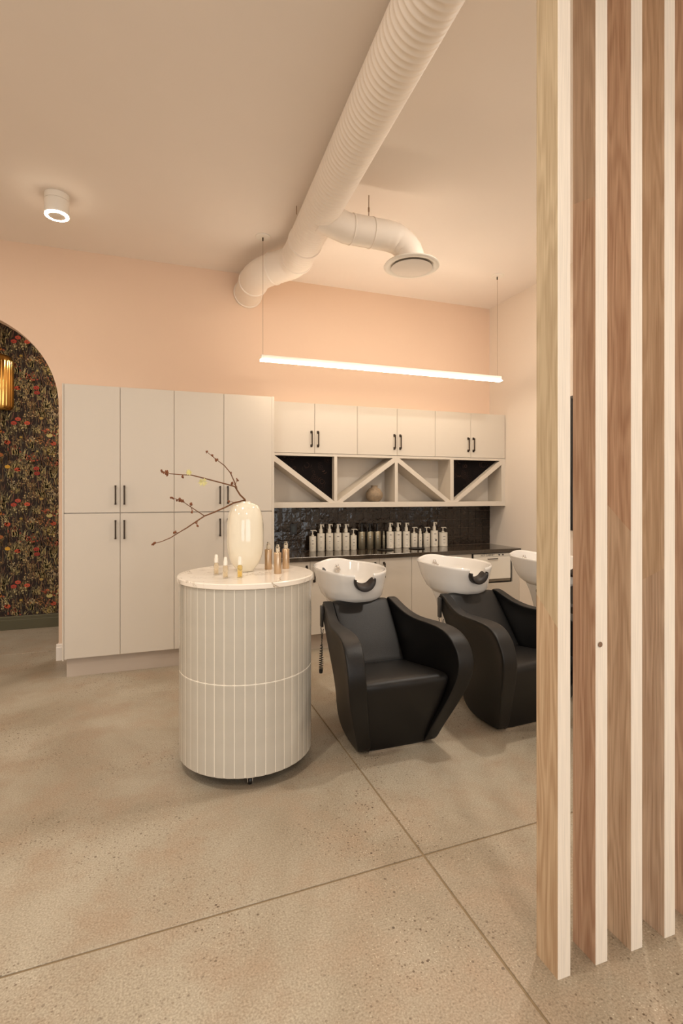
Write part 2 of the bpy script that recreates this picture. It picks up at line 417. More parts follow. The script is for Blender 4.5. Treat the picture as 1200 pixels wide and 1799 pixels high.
# ------------------------------------------------------------------ printed wallpaper: flowering meadow
def wallpaper():
    W, H = .62, .905
    rr = random.Random(11)
    V, F, C = [], [], []
    tmp = []                                        # template primitives: (layer, poly pts list, colour)
    def poly(layer, p, c): tmp.append((layer, p, c))
    def blade(x, y, h, lean, wd, c, layer=1, n=5):
        l, r = [], []
        for i in range(n+1):
            t = i/n; px = x+lean*t*t; py = y+h*math.sin(t*1.45)/math.sin(1.45) if abs(lean) > .04 else y+h*t
            ww = wd*(1-t)**.6*(.5+.5*min(1, t*4))+.0006
            l.append((px-ww, py)); r.append((px+ww, py))
        for i in range(n):
            poly(layer, [l[i], r[i], r[i+1], l[i+1]], c)
    def disc(x, y, rx, ry, c, layer=3, n=9, jag=0.0):
        poly(layer, [(x+rx*(1+jag*(i % 2))*math.cos(2*PI*i/n), y+ry*(1+jag*(i % 2))*math.sin(2*PI*i/n)) for i in range(n)], c)
    G = [(158, 142, 90), (132, 112, 66), (186, 166, 112), (142, 108, 66), (116, 108, 78), (204, 186, 130)]
    # background haze of dark tufts
    for _ in range(330):
        blade(rr.uniform(0, W), rr.uniform(0, H), rr.uniform(.04, .12), rr.uniform(-.03, .03), rr.uniform(.003, .006), rr.choice([(104, 76, 46), (90, 72, 48), (122, 92, 56), (78, 76, 62), (112, 74, 58)]), 1)
    tufts = [(.06, .05), (.2, .12), (.34, .02), (.47, .1), (.56, .2), (.1, .3), (.25, .38), (.4, .31), (.53, .44), (.05, .52), (.18, .6), (.31, .55), (.44, .66), (.57, .7), (.1, .78), (.27, .82), (.41, .84), (.0, .68), (.52, .88)]+[(rr.uniform(0, W), rr.uniform(0, H)) for _ in range(22)]
    for x, y in tufts:
        c = rr.choice(G)
        for _ in range(11):
            blade(x+rr.uniform(-.035, .035), y, rr.uniform(.05, .13), rr.uniform(-.055, .055), rr.uniform(.003, .005), c if rr.random() < .7 else rr.choice(G), 2)
    # large flowers with stems
    reds = [(.115, .14, (196, 70, 44)), (.3, .155, (178, 50, 38)), (.305, .1, (160, 46, 36)), (.02, .44, (206, 78, 44)), (.21, .66, (214, 84, 56)), (.12, .70, (204, 80, 60)), (.08, .655, (190, 64, 50)), (.47, .44, (196, 78, 52)), (.56, .56, (186, 108, 44)), (.57, .3, (176, 100, 48))]
    for x, y, c in reds:
        blade(x, y-.1, .1, rr.uniform(-.015, .015), .0016, (130, 118, 76), 2)
        disc(x, y, .028, .02, c, 4, 12, .12); disc(x, y-.002, .012, .008, tuple(v*.7 for v in c), 5, 7)
        disc(x+.003, y+.001, .004, .003, (220, 160, 90), 6, 6)
    for x, y, c, s in ((.43, .53, (206, 190, 120), .03), (.54, .585, (196, 168, 104), .034), (.51, .55, (196, 190, 140), .014), (.02, .17, (224, 168, 52), .026), (.35, .72, (180, 150, 80), .02), (.15, .5, (170, 140, 60), .016)):
        blade(x, y-.13, .13, rr.uniform(-.02, .02), .0016, (150, 138, 92), 2); disc(x, y, s, s*.72, c, 4, 14, .1)
    for x, y, s in ((.05, .22, .032), (.2, .13, .036), (.42, .6, .033), (.34, .615, .024), (.5, .48, .034), (.28, .3, .03), (.06, .8, .028), (.24, .86, .034), (.45, .2, .03), (.58, .02, .03)):
        blade(x, y-.11, .11, rr.uniform(-.02, .02), .0015, (120, 104, 66), 2)
        for k in range(12):
            a = 2*PI*k/12; x1, y1 = x+s*math.cos(a), y+s*.75*math.sin(a); nx, ny = -math.sin(a)*.003, math.cos(a)*.003
            poly(3, [(x+nx*.4, y+ny*.4), (x-nx*.4, y-ny*.4), (x1-nx, y1-ny), (x1+nx, y1+ny)], (104, 84, 60))
        disc(x, y, s*.2, s*.16, (206, 150, 78), 5, 7)
    # clusters of small dots, bells and seed heads
    for cx, cy, c, n, sx, sy in ((.42, .365, (206, 180, 104), 26, .09, .05), (.13, .60, (196, 180, 130), 24, .12, .05), (.47, .77, (214, 190, 150), 26, .08, .05), (.22, .27, (188, 74, 50), 22, .1, .06), (.5, .24, (178, 92, 64), 22, .08, .05), (.33, .47, (176, 120, 60), 14, .07, .05), (.06, .88, (196, 180, 140), 20, .07, .04), (.1, .38, (170, 84, 60), 14, .08, .05), (.3, .79, (150, 118, 76), 16, .08, .05))+tuple((rr.uniform(0, W), rr.uniform(0, H), rr.choice([(196, 170, 120), (176, 110, 72), (160, 134, 88), (186, 90, 60), (206, 184, 140)]), 16, .08, .05) for _ in range(14)):
        for _ in range(n):
            x, y = cx+rr.gauss(0, sx*.5), cy+rr.gauss(0, sy*.5)
            s = rr.uniform(.006, .0105)
            blade(x, y-.035, .035, 0, .001, (112, 98, 62), 2, 2)
            k = rr.uniform(.7, 1.1)
            disc(x, y, s, s*rr.uniform(.8, 1.3), tuple(min(255, v*k) for v in c), 4, 6)
            if rr.random() < .4: disc(x, y, s*.4, s*.4, (60, 36, 24), 5, 5)
    X0, X1, Z0, Z1 = HX0+.01, HX1-.01, .152, CH-.01
    for a in range(int((X1-X0)/W)+2):
        for b_ in range(int((Z1-Z0)/H)+2):
            ox = X0+a*W-.12; oz = Z0+b_*H-.33+(0)
            for ly, p, c in tmp:
                q = [(ox+u, oz+v) for u, v in p]
                if min(u for u, v in q) < X0 or max(u for u, v in q) > X1 or min(v for u, v in q) < Z0 or max(v for u, v in q) > Z1: continue
                s = len(V)
                V.extend((u, HY-.0004*ly, v) for u, v in q); F.append(tuple(range(s, s+len(q)))); C.append((L(tuple(v*.86+w_*.14 for v, w_ in zip(c, (110, 84, 56)))), len(q)))
    me = bpy.data.meshes.new('wallpaper_print'); me.from_pydata(V, [], F)
    ca = me.color_attributes.new('print', 'FLOAT_COLOR', 'CORNER')
    buf = []
    for c, n in C: buf.extend((c+(1,))*n)
    ca.data.foreach_set('color', buf)
    m, nt, b = nodes('wallpaper_ink')
    at = N(nt, 'ShaderNodeVertexColor', layer_name='print'); nt.links.new(at.outputs[0], b.inputs['Base Color'])
    b.inputs['Roughness'].default_value = .8
    me.materials.append(m)
    o = link('wallpaper_print', me, hall); o['kind'] = 'stuff'
wallpaper()

# ------------------------------------------------------------------ backsplash tiles (10 cm, uneven glaze)
TM = []
for k in range(6):
    bm = bmesh.new()
    s = .0481; n = 4
    gv = {}
    for i in range(n+1):
        for j in range(n+1):
            u, v = -s+2*s*i/n, -s+2*s*j/n
            edge = i in (0, n) or j in (0, n)
            gv[i, j] = bm.verts.new((u, -(.0070 if edge else .008+R.uniform(-.0016, .0016)), v))
    for i in range(n):
        for j in range(n): bm.faces.new((gv[i, j], gv[i+1, j], gv[i+1, j+1], gv[i, j+1]))
    per = [gv[i, 0] for i in range(n)]+[gv[n, j] for j in range(n)]+[gv[i, n] for i in range(n, 0, -1)]+[gv[0, j] for j in range(n, 0, -1)]
    back = [bm.verts.new((v.co.x, .002, v.co.z)) for v in per]
    for i in range(len(per)): bm.faces.new((per[i], back[i], back[(i+1) % len(per)], per[(i+1) % len(per)]))
    bmesh.ops.recalc_face_normals(bm, faces=bm.faces)
    me = bpy.data.meshes.new('tile'); bm.to_mesh(me); bm.free(); me.materials.append(M['zellige'])
    for p in me.polygons: p.use_smooth = True
    me.set_sharp_from_angle(angle=math.radians(38))
    TM.append(me)
gb = obj('grout_bed', bx(1.038, RX-.001, D-.004, D-.0005, .907, 1.36), plain('dark_grout', (96, 78, 62), .5), wall_back)
nx = 27; tw = (RX-.001-1.038)/nx
for i in range(nx):
    for j in range(5):
        x = 1.038+tw*(i+.5); z = .957+.0995*j
        h = 1.0
        if z+.05 > 1.362: h = (1.360-(z-.0485))/.097; z = (1.360+z-.0485)/2
        if h < .1: continue
        o = link('tile', R.choice(TM), wall_back, (x, D-.004, z))
        o.rotation_euler = (R.gauss(0, .02), 0, R.gauss(0, .02)); o.scale = (tw/.1003, 1, h)

# ------------------------------------------------------------------ cabinets
def bar_handle(parent, x, z0, z1, y, kind=0):
    bm = bmesh.new()
    if kind == 0:
        box(bm, x-.006, x+.006, y-.032, y-.020, z0, z1, .002)
        for z in (z0+.012, z1-.012): box(bm, x-.005, x+.005, y-.022, y, z-.005, z+.005)
        for z in (z0, z1-.01): box(bm, x-.0075, x+.0075, y-.034, y-.018, z, z+.01, .002)
    else:
        box(bm, x-.006, x+.006, y-.030, y-.022, z0+.02, z1-.02, .002)
        for s, z in ((1, z0), (-1, z1)):
            box(bm, x-.011, x+.011, y-.006, y, min(z, z+s*.028), max(z, z+s*.028), .002)
            prism(bm, [(y-.030, z+s*.012), (y-.030, z+s*.024), (y-.002, z+s*.022), (y-.002, z+s*.006)], 'x', x-.006, x+.006)
    return obj('handle', bm, M['bronze'], parent, label='dark bronze bar handle')

def door(parent, x0, x1, z0, z1, y, th=.020, gap=.0018, handle=None, kind=0):
    d = obj('door', bx(x0+gap, x1-gap, y, y+th, z0+gap, z1-gap, bev=.0012), M['cabinet'], parent)
    if handle: bar_handle(d, handle[0], handle[1], handle[2], y, kind)
    return d

FYC = 4.72
# tall pantry cabinets
for n, (x0, xm, x1, lab) in enumerate(((-.693, -.273, .157, 'tall cream cabinet beside the arch, its four doors free of branches'),
                                 (.157, .578, 1.015, 'tall cream cabinet behind the white vase, next to the tiled backsplash'))):
    t = thing('tall_cabinet', lab, 'cabinet', (0, 0, 0), 0, 'tall cream cabinets')
    obj('carcass', bx(x0, x1, FYC+.022, D-.004, .158, 2.392), M['cabinet'], t)
    obj('toe_kick', bx(x0+(.013 if n == 0 else 0), x1, FYC+.055, FYC+.075, 0, .158), M['kick'], t)
    for (a, b_, hx) in ((x0, xm, xm-.034), (xm, x1, xm+.034)):
        door(t, a, b_, 1.345, 2.396, FYC, handle=(hx, 1.412, 1.572))
        door(t, a, b_, .160, 1.341, FYC, handle=(hx, 1.126, 1.284))
    if n == 0: obj('filler_strip', bx(x0-.012, x0-.001, FYC, D-.004, .150, 2.396), M['cabinet'], t)
    if n == 1: obj('end_panel', bx(x1, x1+.02, FYC+.004, D-.004, .0, 2.398), M['cabinet'], t)

# wall cabinets
UY = 4.986
for (x0, xm, x1, lab) in ((1.040, 1.504, 1.962, 'cream wall cabinet above the left open shelves, next to the tall cabinet'),
                          (1.962, 2.415, 2.869, 'cream wall cabinet in the middle of the three, above the small clay vase'),
                          (2.869, 3.322, 3.780, 'cream wall cabinet nearest the right wall')):
    t = thing('wall_cabinet', lab, 'cabinet', (0, 0, 0), 0, 'cream wall cabinets')
    obj('carcass', bx(x0, x1, UY+.022, D-.004, 1.905, 2.402), M['cabinet'], t)
    door(t, x0, xm, 1.906, 2.407, UY, handle=(xm-.034, 1.968, 2.132), kind=1)
    door(t, xm, x1, 1.906, 2.407, UY, handle=(xm+.034, 1.968, 2.132), kind=1)

# open shelf with diagonals
t = thing('open_shelf', 'cream open shelf unit with four compartments crossed by diagonal boards', 'shelf')
SB = 5.25
z0, z1 = 1.418, 1.880
obj('top_board', bx(1.04, 3.785, UY+.004, SB+.03, z1, 1.904), M['cabinet'], t)
obj('bottom_board', bx(1.04, 3.785, UY, SB+.03, 1.364, z0, bev=.0015), M['cabinet'], t)
obj('back_panel', bx(1.04, 3.785, SB, SB+.012, z0, z1), M['cabinet'], t)
cells = [(1.075, 1.711), (1.743, 2.388), (2.423, 3.061), (3.104, 3.734)]
for a, b_ in ((1.711, 1.743), (2.388, 2.423), (3.061, 3.104), (3.734, 3.785), (1.04, 1.075)):
    obj('divider', bx(a, b_, UY+.002, SB, z0, z1), M['cabinet'], t)
def mat_darkpaper():
    m, nt, b = nodes('black_round_flower_print')
    g_ = N(nt, 'ShaderNodeNewGeometry')
    v = N(nt, 'ShaderNodeTexVoronoi', i_Scale=13.0); nt.links.new(g_.outputs['Position'], v.inputs['Vector'])
    mu = N(nt, 'ShaderNodeMath', operation='MULTIPLY', i_1=34.0); nt.links.new(v.outputs['Distance'], mu.inputs[0])
    s = N(nt, 'ShaderNodeMath', operation='SINE'); nt.links.new(mu.outputs[0], s.inputs[0])
    sp = N(nt, 'ShaderNodeSeparateColor'); nt.links.new(v.outputs['Color'], sp.inputs[0])
    ml = N(nt, 'ShaderNodeMath', operation='MULTIPLY'); nt.links.new(s.outputs[0], ml.inputs[0]); nt.links.new(sp.outputs[0], ml.inputs[1])
    rp = N(nt, 'ShaderNodeValToRGB'); rp.color_ramp.elements[0].color = L((14, 9, 8))+(1,); rp.color_ramp.elements[1].color = L((60, 42, 34))+(1,)
    rp.color_ramp.elements[0].position = .45; rp.color_ramp.elements[1].position = 1.0
    nt.links.new(ml.outputs[0], rp.inputs[0]); nt.links.new(rp.outputs[0], b.inputs['Base Color']); b.inputs['Roughness'].default_value = .9; b.inputs['Specular IOR Level'].default_value = .15
    return m
M['darkpaper'] = mat_darkpaper()
for i, (a, b_) in enumerate(cells):
    down = i in (0, 2)                     # \ in cells one and three, / in two and four
    th = .030
    if down: p = [(a, z1), (a, z1-.046), (b_-.058, z0), (b_, z0), (b_, z0+.010), (a+.020, z1)]
    else: p = [(b_, z1), (b_, z1-.046), (a+.058, z0), (a, z0), (a, z0+.010), (b_-.020, z1)]
    bm = bmesh.new(); prism(bm, p, 'y', UY+.003, SB)
    obj('diagonal_board', bm, M['cabinet'], t)
    if i in (0, 3):
        tri = [(a+.022, z1), (b_, z1), (b_, z0+.012)] if down else [(b_-.022, z1), (a, z1), (a, z0+.012)]
        bm = bmesh.new(); prism(bm, tri, 'y', UY+.072, UY+.080)
        obj('patterned_panel', bm, M['darkpaper'], t, label='black triangular panel with faint round flowers')

# base cabinets
BY, BT, BB = 4.740, .866, .164
def base_unit(x0, seams, x1, lab, handles):
    t = thing('base_cabinet', lab, 'cabinet', (0, 0, 0), 0, 'cream base cabinets under the dark countertop')
    obj('carcass', bx(x0, x1, BY+.022, D-.004, BB, BT), M['cabinet'], t)
    obj('toe_kick', bx(x0, x1, BY+.09, BY+.105, 0, BB), M['kick'], t)
    xs = [x0]+seams+[x1]
    for i in range(len(xs)-1):
        door(t, xs[i], xs[i+1], BB, BT-.002, BY, handle=(handles[i], .66, .825) if handles[i] else None, kind=1)
base_unit(1.037, [1.385], 1.741, 'cream base cabinet next to the tall cabinet, partly behind the round trolley', [1.350, 1.425])
base_unit(1.741, [2.101], 2.458, 'cream base cabinet behind the basin of the chair beside the trolley', [2.055, 2.150])
base_unit(2.458, [2.815], 3.172, 'cream base cabinet just left of the towel warmer', [2.775, 2.855])
t = thing('appliance_bay', 'cream open-front cabinet bay built around the hot towel cabinet', 'cabinet')
obj('side_panel', bx(3.690, 3.785, BY, D-.004, 0, BT), M['cabinet'], t)
obj('side_panel', bx(3.152+.021, 3.176, BY+.03, D-.004, BB, BT), M['cabinet'], t)
obj('lower_panel', bx(3.176, 3.690, BY, BY+.02, BB, .541), M['cabinet'], t)
obj('bay_floor', bx(3.176, 3.690, BY+.02, D-.004, .52, .541), M['cabinet'], t)
obj('toe_kick', bx(3.176, 3.690, BY+.09, BY+.105, 0, BB), M['kick'], t)

# hot towel cabinet
t = thing('towel_warmer', 'white hot towel cabinet with black frame built in under the countertop', 'towel warmer', (3.425, 4.75, .5412))
obj('housing', bx(-.245, .245, .0, .42, 0, .318), M['black'], t)
obj('frame', (lambda b_: (box(b_, -.247, -.236, -.012, .0, .0, .325), box(b_, .236, .247, -.012, 0, 0, .325), box(b_, -.236, .236, -.012, 0, 0, .012), box(b_, -.236, .236, -.012, 0, .318, .325), b_)[-1])(bmesh.new()), M['black'], t)
obj('lower_grille', bx(-.234, .234, -.014, 0, .014, .038, bev=.002), plain('dark_grey_metal', (120, 108, 92), .5), t)
dd = obj('door', bx(-.234, .234, -.022, -.001, .042, .284, bev=.003), M['white_plastic'], t)
bm = bmesh.new(); sweep(bm, [(-.062, -.022, .262), (-.058, -.036, .262), (.058, -.036, .262), (.062, -.022, .262)], .004, 8)
obj('handle', bm, M['bronze'], dd)
cp = obj('control_panel', bx(-.234, .234, -.018, -.001, .287, .317, bev=.002), M['white_plastic'], t)
for x in (.085, .132):
    bm = bmesh.new(); lathe(bm, [(.008, 0), (.008, .008), (.006, .010)], 16); bmesh.ops.rotate(bm, verts=bm.verts, matrix=Matrix.Rotation(PI/2, 3, 'X'))
    bmesh.ops.translate(bm, verts=bm.verts, vec=(x, -.018, .302)); obj('knob', bm, M['black'], cp)

def text_part(name, s, size, mat, parent, loc, rot, ext=.0004):
    cu = bpy.data.curves.new(name, 'FONT'); cu.body = s; cu.size = size; cu.extrude = ext; cu.align_x = 'CENTER'; cu.align_y = 'CENTER'
    o = bpy.data.objects.new(name, cu); COL.objects.link(o)
    dg = bpy.context.evaluated_depsgraph_get(); me = bpy.data.meshes.new_from_object(o.evaluated_get(dg))
    bpy.data.objects.remove(o)
    me.materials.clear(); me.materials.append(mat)
    o = link(name, me, parent, loc); o.rotation_euler = rot
    return o
text_part('lettering', 'HOT CABINET', .027, M['dark_ink'], cp, (-.06, -.0186, .302), (PI/2, 0, 0))

# countertop
o = obj('countertop', bx(1.036, 3.785, 4.712, D-.013, .868, .906, bev=.002), M['stone'])
tag(o, 'long dark polished stone countertop carrying the row of pump bottles', 'countertop')
for x, y, lab in ((2.30, 5.03, 'black round tray on the countertop in front of the metal bottles'), (2.68, 5.05, 'black round tray on the countertop in front of the white bottles')):  # dark waste holes of the counter, stood in for by black discs
    bm = bmesh.new(); lathe(bm, [(.0, 0), (.082, 0), (.090, .007), (.087, .008), (.080, .003), (0, .003)], 32)
    o = obj('round_hole_disc', bm, M['black'], smooth=True, angle=30); o.location = (x, y, .906); tag(o, lab, 'hole_disc', 'black round hole discs on the countertop')

# outlet on the tiles
t = thing('wall_outlet', 'black outlet cover plate on the glossy tiles behind the metal spray bottles', 'outlet', (1.362, D-.012, 1.135))
obj('cover_plate', bx(-.036, .036, -.006, 0.004, -.057, .057, bev=.002), M['black'], t)
obj('socket_insert', bx(-.018, .018, -.0085, -.004, -.034, .034, bev=.001), plain('dark_socket', (34, 42, 38), .3), t)

# ------------------------------------------------------------------ bottles on the counter
def cyl_patch(bm, r, a0, a1, z0, z1, n=6):
    vs = []
    for i in range(n+1):
        a = a0+(a1-a0)*i/n
        vs.append((bm.verts.new((r*math.cos(a), r*math.sin(a), z0)), bm.verts.new((r*math.cos(a), r*math.sin(a), z1))))
    for p, q in zip(vs, vs[1:]): bm.faces.new((p[0], q[0], q[1], p[1]))

def label_print(parent, r, h, style, rng, mat):
    bm = bmesh.new()
    c = -PI/2-.38                       # printed face turned towards the room
    lines = {'tall': [(.80, .55, .012), (.52, .4, .006), (.42, .3, .004), (.2, .5, .004), (.14, .4, .004)],
             'small': [(.72, .5, .008), (.5, .45, .012), (.3, .5, .005), (.2, .35, .004)],
             'metal': [(.72, .6, .008), (.60, .5, .010), (.56, .35, .004)]}[style]
    for z, wd, t_ in lines:
        n = max(2, int(wd*14)); x = c+.15
        a = x-wd/2
        while a < x+wd/2:
            st = rng.uniform(.04, .11)
            cyl_patch(bm, r+.0005, a, min(a+st, x+wd/2), z*h-t_*.4, z*h+t_*.4, 2); a += st+.03
    o = obj('label_print', bm, mat, parent); o['kind'] = 'stuff'; return o

def bottle(name, lab, x, y, r, h, tot, style, rng, group):
    t = thing(name, lab, 'bottle', (x, y, .906), 0, group)
    metal = style == 'metal' or style == 'thin_metal'
    bm = bmesh.new()
    neck = .012 if r > .025 else .008
    lathe(bm, [(r*.93, 0), (r, .004), (r, h-.006), (r*.93, h-.001), (neck+.004, h), (neck, h+.002), (neck, h+.006)], 28)
    body = obj('body', bm, M['bottle_grey'] if metal else M['bottle_white'], t, True, angle=35)
    cap = M['black'] if style == 'metal' else (M['bottle_grey'] if style == 'thin_metal' else M['bottle_white'])
    pz = tot-h
    if style in ('tall', 'metal') or style == 'spot':
        c = obj('collar', lathe(bmesh.new(), [(.0, h+.001), (.019, h+.002), (.019, h+pz*.44), (.015, h+pz*.46), (0, h+pz*.46)], 20, cap=False), cap, t, True, angle=35)
        bm = bmesh.new()
        lathe(bm, [(0, h+pz*.45), (.012, h+pz*.46), (.011, h+pz*.8), (.013, h+pz*.82), (.013, tot-.002), (0, tot)], 16, cap=False)
        box(bm, -.003 if style != 'metal' else -.02, .034, -.006, .006, tot-.012, tot-.003, .002)
        box(bm, .027, .034, -.004, .004, tot-.030, tot-.008, .0015)
        obj('pump', bm, cap, t)
    elif style == 'small':
        obj('collar', lathe(bmesh.new(), [(0, h+.001), (.015, h+.002), (.015, h+.014), (0, h+.014)], 20, cap=False), cap, t)
        bm = bmesh.new()
        lathe(bm, [(.0055, h+.012), (.0055, tot-.012)], 12)
        box(bm, -.024, .036, -.007, .007, tot-.011, tot-.002, .003)
        prism(bm, [(.030, tot-.010), (.036, tot-.004), (.046, tot-.014), (.042, tot-.019)], 'y', -.005, .005)
        obj('pump', bm, cap, t)
    else:
        obj('cap', lathe(bmesh.new(), [(0, h), (r*.72, h+.001), (r*.72, h+pz*.5), (r*.5, h+pz*.55), (r*.5, tot-.002), (0, tot)], 18, cap=False), cap, t, True, angle=35)
    if metal: label_print(t, r, h, 'metal', rng, M['dark_ink'])
    else: label_print(t, r, h, 'tall' if style in ('tall', 'spot') else 'small', rng, M['ink'])
    if style == 'spot':
        bm = bmesh.new(); vs = []
        for i in range(14):
            a = 2*PI*i/14; th = -PI/2-.05+.009/r*math.cos(a)
            vs.append(bm.verts.new(((r+.0006)*math.cos(th), (r+.0006)*math.sin(th), h*.42+.013*math.sin(a))))
        bm.faces.new(vs); obj('emblem', bm, M['dark_ink'], t)
    return t
BR = random.Random(3)
GW = 'pump and spray bottles in a row against the tiled backsplash'
rows = [
 (1.546, .0365, .156, .221, 'small', 'short white pump bottle at the left end of the row'),
 (1.639, .0400, .185, .278, 'tall', 'tall white spray bottle, first tall one from the left end'),
 (1.733, .0400, .185, .280, 'tall', 'tall white spray bottle, second tall one from the left end'),
 (1.824, .0400, .185, .279, 'tall', 'tall white spray bottle, third tall one from the left end'),
 (1.916, .0394, .184, .277, 'tall', 'tall white spray bottle, fourth from the left end, beside a short pump bottle'),
 (2.004, .0345, .156, .223, 'small', 'short white pump bottle next to the pewter bottles'),
 (2.097, .0398, .192, .278, 'metal', 'pewter bottle with black pump, leftmost of the three'),
 (2.190, .0400, .192, .277, 'metal', 'pewter bottle with black pump, middle of the three'),
 (2.284, .0390, .192, .275, 'metal', 'pewter bottle with black pump, rightmost of the three'),
 (2.353, .0166, .151, .193, 'thin_metal', 'thin grey metal bottle beside the pewter pump bottles'),
 (2.431, .0410, .185, .281, 'tall', 'tall white spray bottle right beside the thin grey bottle'),
 (2.529, .0405, .184, .281, 'tall', 'tall white spray bottle, middle of the three right of the metal bottles'),
 (2.628, .0405, .182, .278, 'tall', 'tall white spray bottle with a short pump bottle on its right'),
 (2.728, .0382, .159, .227, 'small', 'short white pump bottle left of the slim white bottle'),
 (2.803, .0213, .149, .207, 'thin', 'slim white capped bottle between two short pump bottles'),
 (2.884, .0385, .156, .225, 'small', 'short white pump bottle right of the slim white bottle'),
 (2.982, .0425, .183, .280, 'spot', 'tall white spray bottle with a dark round emblem low on its front'),
 (3.100, .0520, .158, .219, 'small', 'wide short white pump bottle at the right end of the row'),
]
for x, r, h, tot, st, lab in rows:
    bottle('spray_bottle' if st in ('tall', 'spot', 'thin', 'thin_metal') else 'pump_bottle', lab, x, 5.205+BR.uniform(-.008, .008), r, h, tot, st, BR, GW)

# small clay vase on the shelf
bm = bmesh.new()
pr = [(0, 0), (.045, 0), (.052, .004)]
for i in range(1, 40):
    a = i/40; z = .004+.142*a; r = .04+.051*math.sin(PI*(a*.86+.10))**.9+(.0014 if i % 2 else 0); pr.append((r, z))
pr += [(.036, .150), (.034, .165), (.040, .174), (.034, .174), (.030, .160), (0, .156)]
lathe(bm, pr, 40, cap=False)
o = obj('clay_vase', bm, M['clay'], smooth=True); o.location = (2.195, 5.09, 1.418)
tag(o, 'small round ribbed clay vase on the open shelf', 'vase')

# ------------------------------------------------------------------ rolling trolley with tiled drum
cx, cy = .494, 2.989
t = thing('round_trolley', 'round sage-tiled drum trolley with white marble top on castors', 'trolley', (cx, cy, 0))
obj('drum', lathe(bmesh.new(), [(0, .072), (.3682, .072), (.3682, 1.019), (0, 1.019)], 88, cap=False), M['grout'], t, True, angle=40)
bm = bmesh.new(); lathe(bm, [(0, .064), (.355, .064), (.358, .072), (0, .072)], 64, cap=False); obj('base_board', bm, M['black'], t)
bm = bmesh.new(); lathe(bm, [(0, 1.019), (.376, 1.019), (.381, 1.023), (.381, 1.044), (.376, 1.049), (0, 1.049)], 96, cap=False)
obj('marble_top', bm, M['marble'], t, True, angle=35, label='white marble top with fine grey veins')
def curved_tile(z0, z1):
    bm = bmesh.new(); n = 4; hw = PI/44-.0052; ri, ro = .3625, .3700
    cols = []
    for i in range(n+1):
        a = -hw+2*hw*i/n; e = .0012 if i in (0, n) else 0
        ro2 = ro-e
        cols.append([bm.verts.new((r*math.cos(a), r*math.sin(a), z)) for r, z in ((ri, z0), (ro2-.0015, z0), (ro2, z0+.002), (ro2, z0+.006), (ro2, z1-.002), (ro2-.0015, z1), (ri, z1))])
    for p, q in zip(cols, cols[1:]):
        for k in range(7): bm.faces.new((p[k], q[k], q[(k+1) % 7], p[(k+1) % 7]))
    bm.faces.new(cols[0][::-1]); bm.faces.new(cols[-1])
    bmesh.ops.recalc_face_normals(bm, faces=bm.faces)
    me = bpy.data.meshes.new('tile'); bm.to_mesh(me); bm.free(); me.materials.append(M['tile_sage'])
    for p in me.polygons: p.use_smooth = True
    me.set_sharp_from_angle(angle=math.radians(20))
    return me
tl, tu = curved_tile(.070, .5365), curved_tile(.5415, 1.0175)
for k in range(44):
    for me in (tl, tu):
        o = link('tile', me, t, None, 2*PI*k/44+.03)
for k, a in enumerate((-1.68, -.35, 1.2, 2.75)):
    ccx, ccy = .295*math.cos(a), .295*math.sin(a)
    c = obj('castor', (lambda b_: (lathe(b_, [(0, .050), (.018, .050), (.018, .064), (0, .064)], 16, (ccx, ccy, 0), False), box(b_, ccx-.014, ccx-.011, ccy-.012, ccy+.014, .016, .052), box(b_, ccx+.011, ccx+.014, ccy-.012, ccy+.014, .016, .052), b_)[-1])(bmesh.new()), M['chrome'], t)
    bm = bmesh.new(); lathe(bm, [(0, -.009), (.020, -.009), (.023, -.006), (.023, .006), (.020, .009), (0, .009)], 20, cap=False)
    bmesh.ops.rotate(bm, verts=bm.verts, matrix=Matrix.Rotation(PI/2, 3, 'Y')); bmesh.ops.translate(bm, verts=bm.verts, vec=(ccx, ccy, .023))
    obj('wheel', bm, M['black'], c, True, angle=40)

TZ = 1.049
# tall ivory vase
t = thing('tall_vase', 'tall ivory glass egg-shaped vase on the marble trolley top', 'vase', (.499, 3.06, TZ))
pr = [(0, 0), (.040, 0), (.050, .003)]
for i in range(1, 30):
    a = i/30; z = .003+.395*a
    r = .106*(1-abs(2*(a-.53)/1.10)**3.0)**.5 if abs(2*(a-.53)/1.10) < 1 else 0
    pr.append((max(r, .030), z))
pr += [(.0285, .404), (.0300, .408), (.0265, .4085), (.025, .400), (.05, .38), (.09, .30), (.09, .1), (.04, .01), (0, .01)]
obj('body', lathe(bmesh.new(), pr, 56, cap=False), M['vase_glass'], t, True)

# blossom branches in the vase
bt = thing('blossom_branch', 'bare brown budding branch with a few pale blossoms leaning out of the ivory vase', 'branch', (.499, 3.06, 1.30))
ox, oy, oz = .499, 3.06, 1.30
def P(l, dy0, dy1):
    n = len(l); return [(x-ox, dy0+(dy1-dy0)*i/(n-1), z-oz) for i, (x, z) in enumerate(l)]
A = P([(.507, 1.36), (.500, 1.44), (.494, 1.468), (.464, 1.496), (.434, 1.543), (.413, 1.549), (.355, 1.564), (.273, 1.585), (.192, 1.605), (.144, 1.606), (.081, 1.61), (.062, 1.615), (.034, 1.623)], 0, -.10)
B = P([(.434, 1.543), (.447, 1.531), (.434, 1.573), (.413, 1.624), (.38, 1.666), (.338, 1.699), (.313, 1.72), (.286, 1.744)], -.03, .05)[1:]
Cc = P([(.505, 1.33), (.504, 1.42), (.494, 1.464), (.43, 1.449), (.38, 1.424), (.313, 1.395), (.264, 1.377), (.216, 1.346), (.168, 1.314), (.12, 1.286), (.081, 1.262), (.034, 1.243), (-.008, 1.234)], .006, -.09)
Dd = P([(.26, 1.379), (.216, 1.409), (.168, 1.442), (.14, 1.463), (.112, 1.472), (.081, 1.482)], -.045, -.12)
def taper(l, a, b_): return [a+(b_-a)*i/(len(l)-1)+R.uniform(-.0002, .0003) for i in range(len(l))]
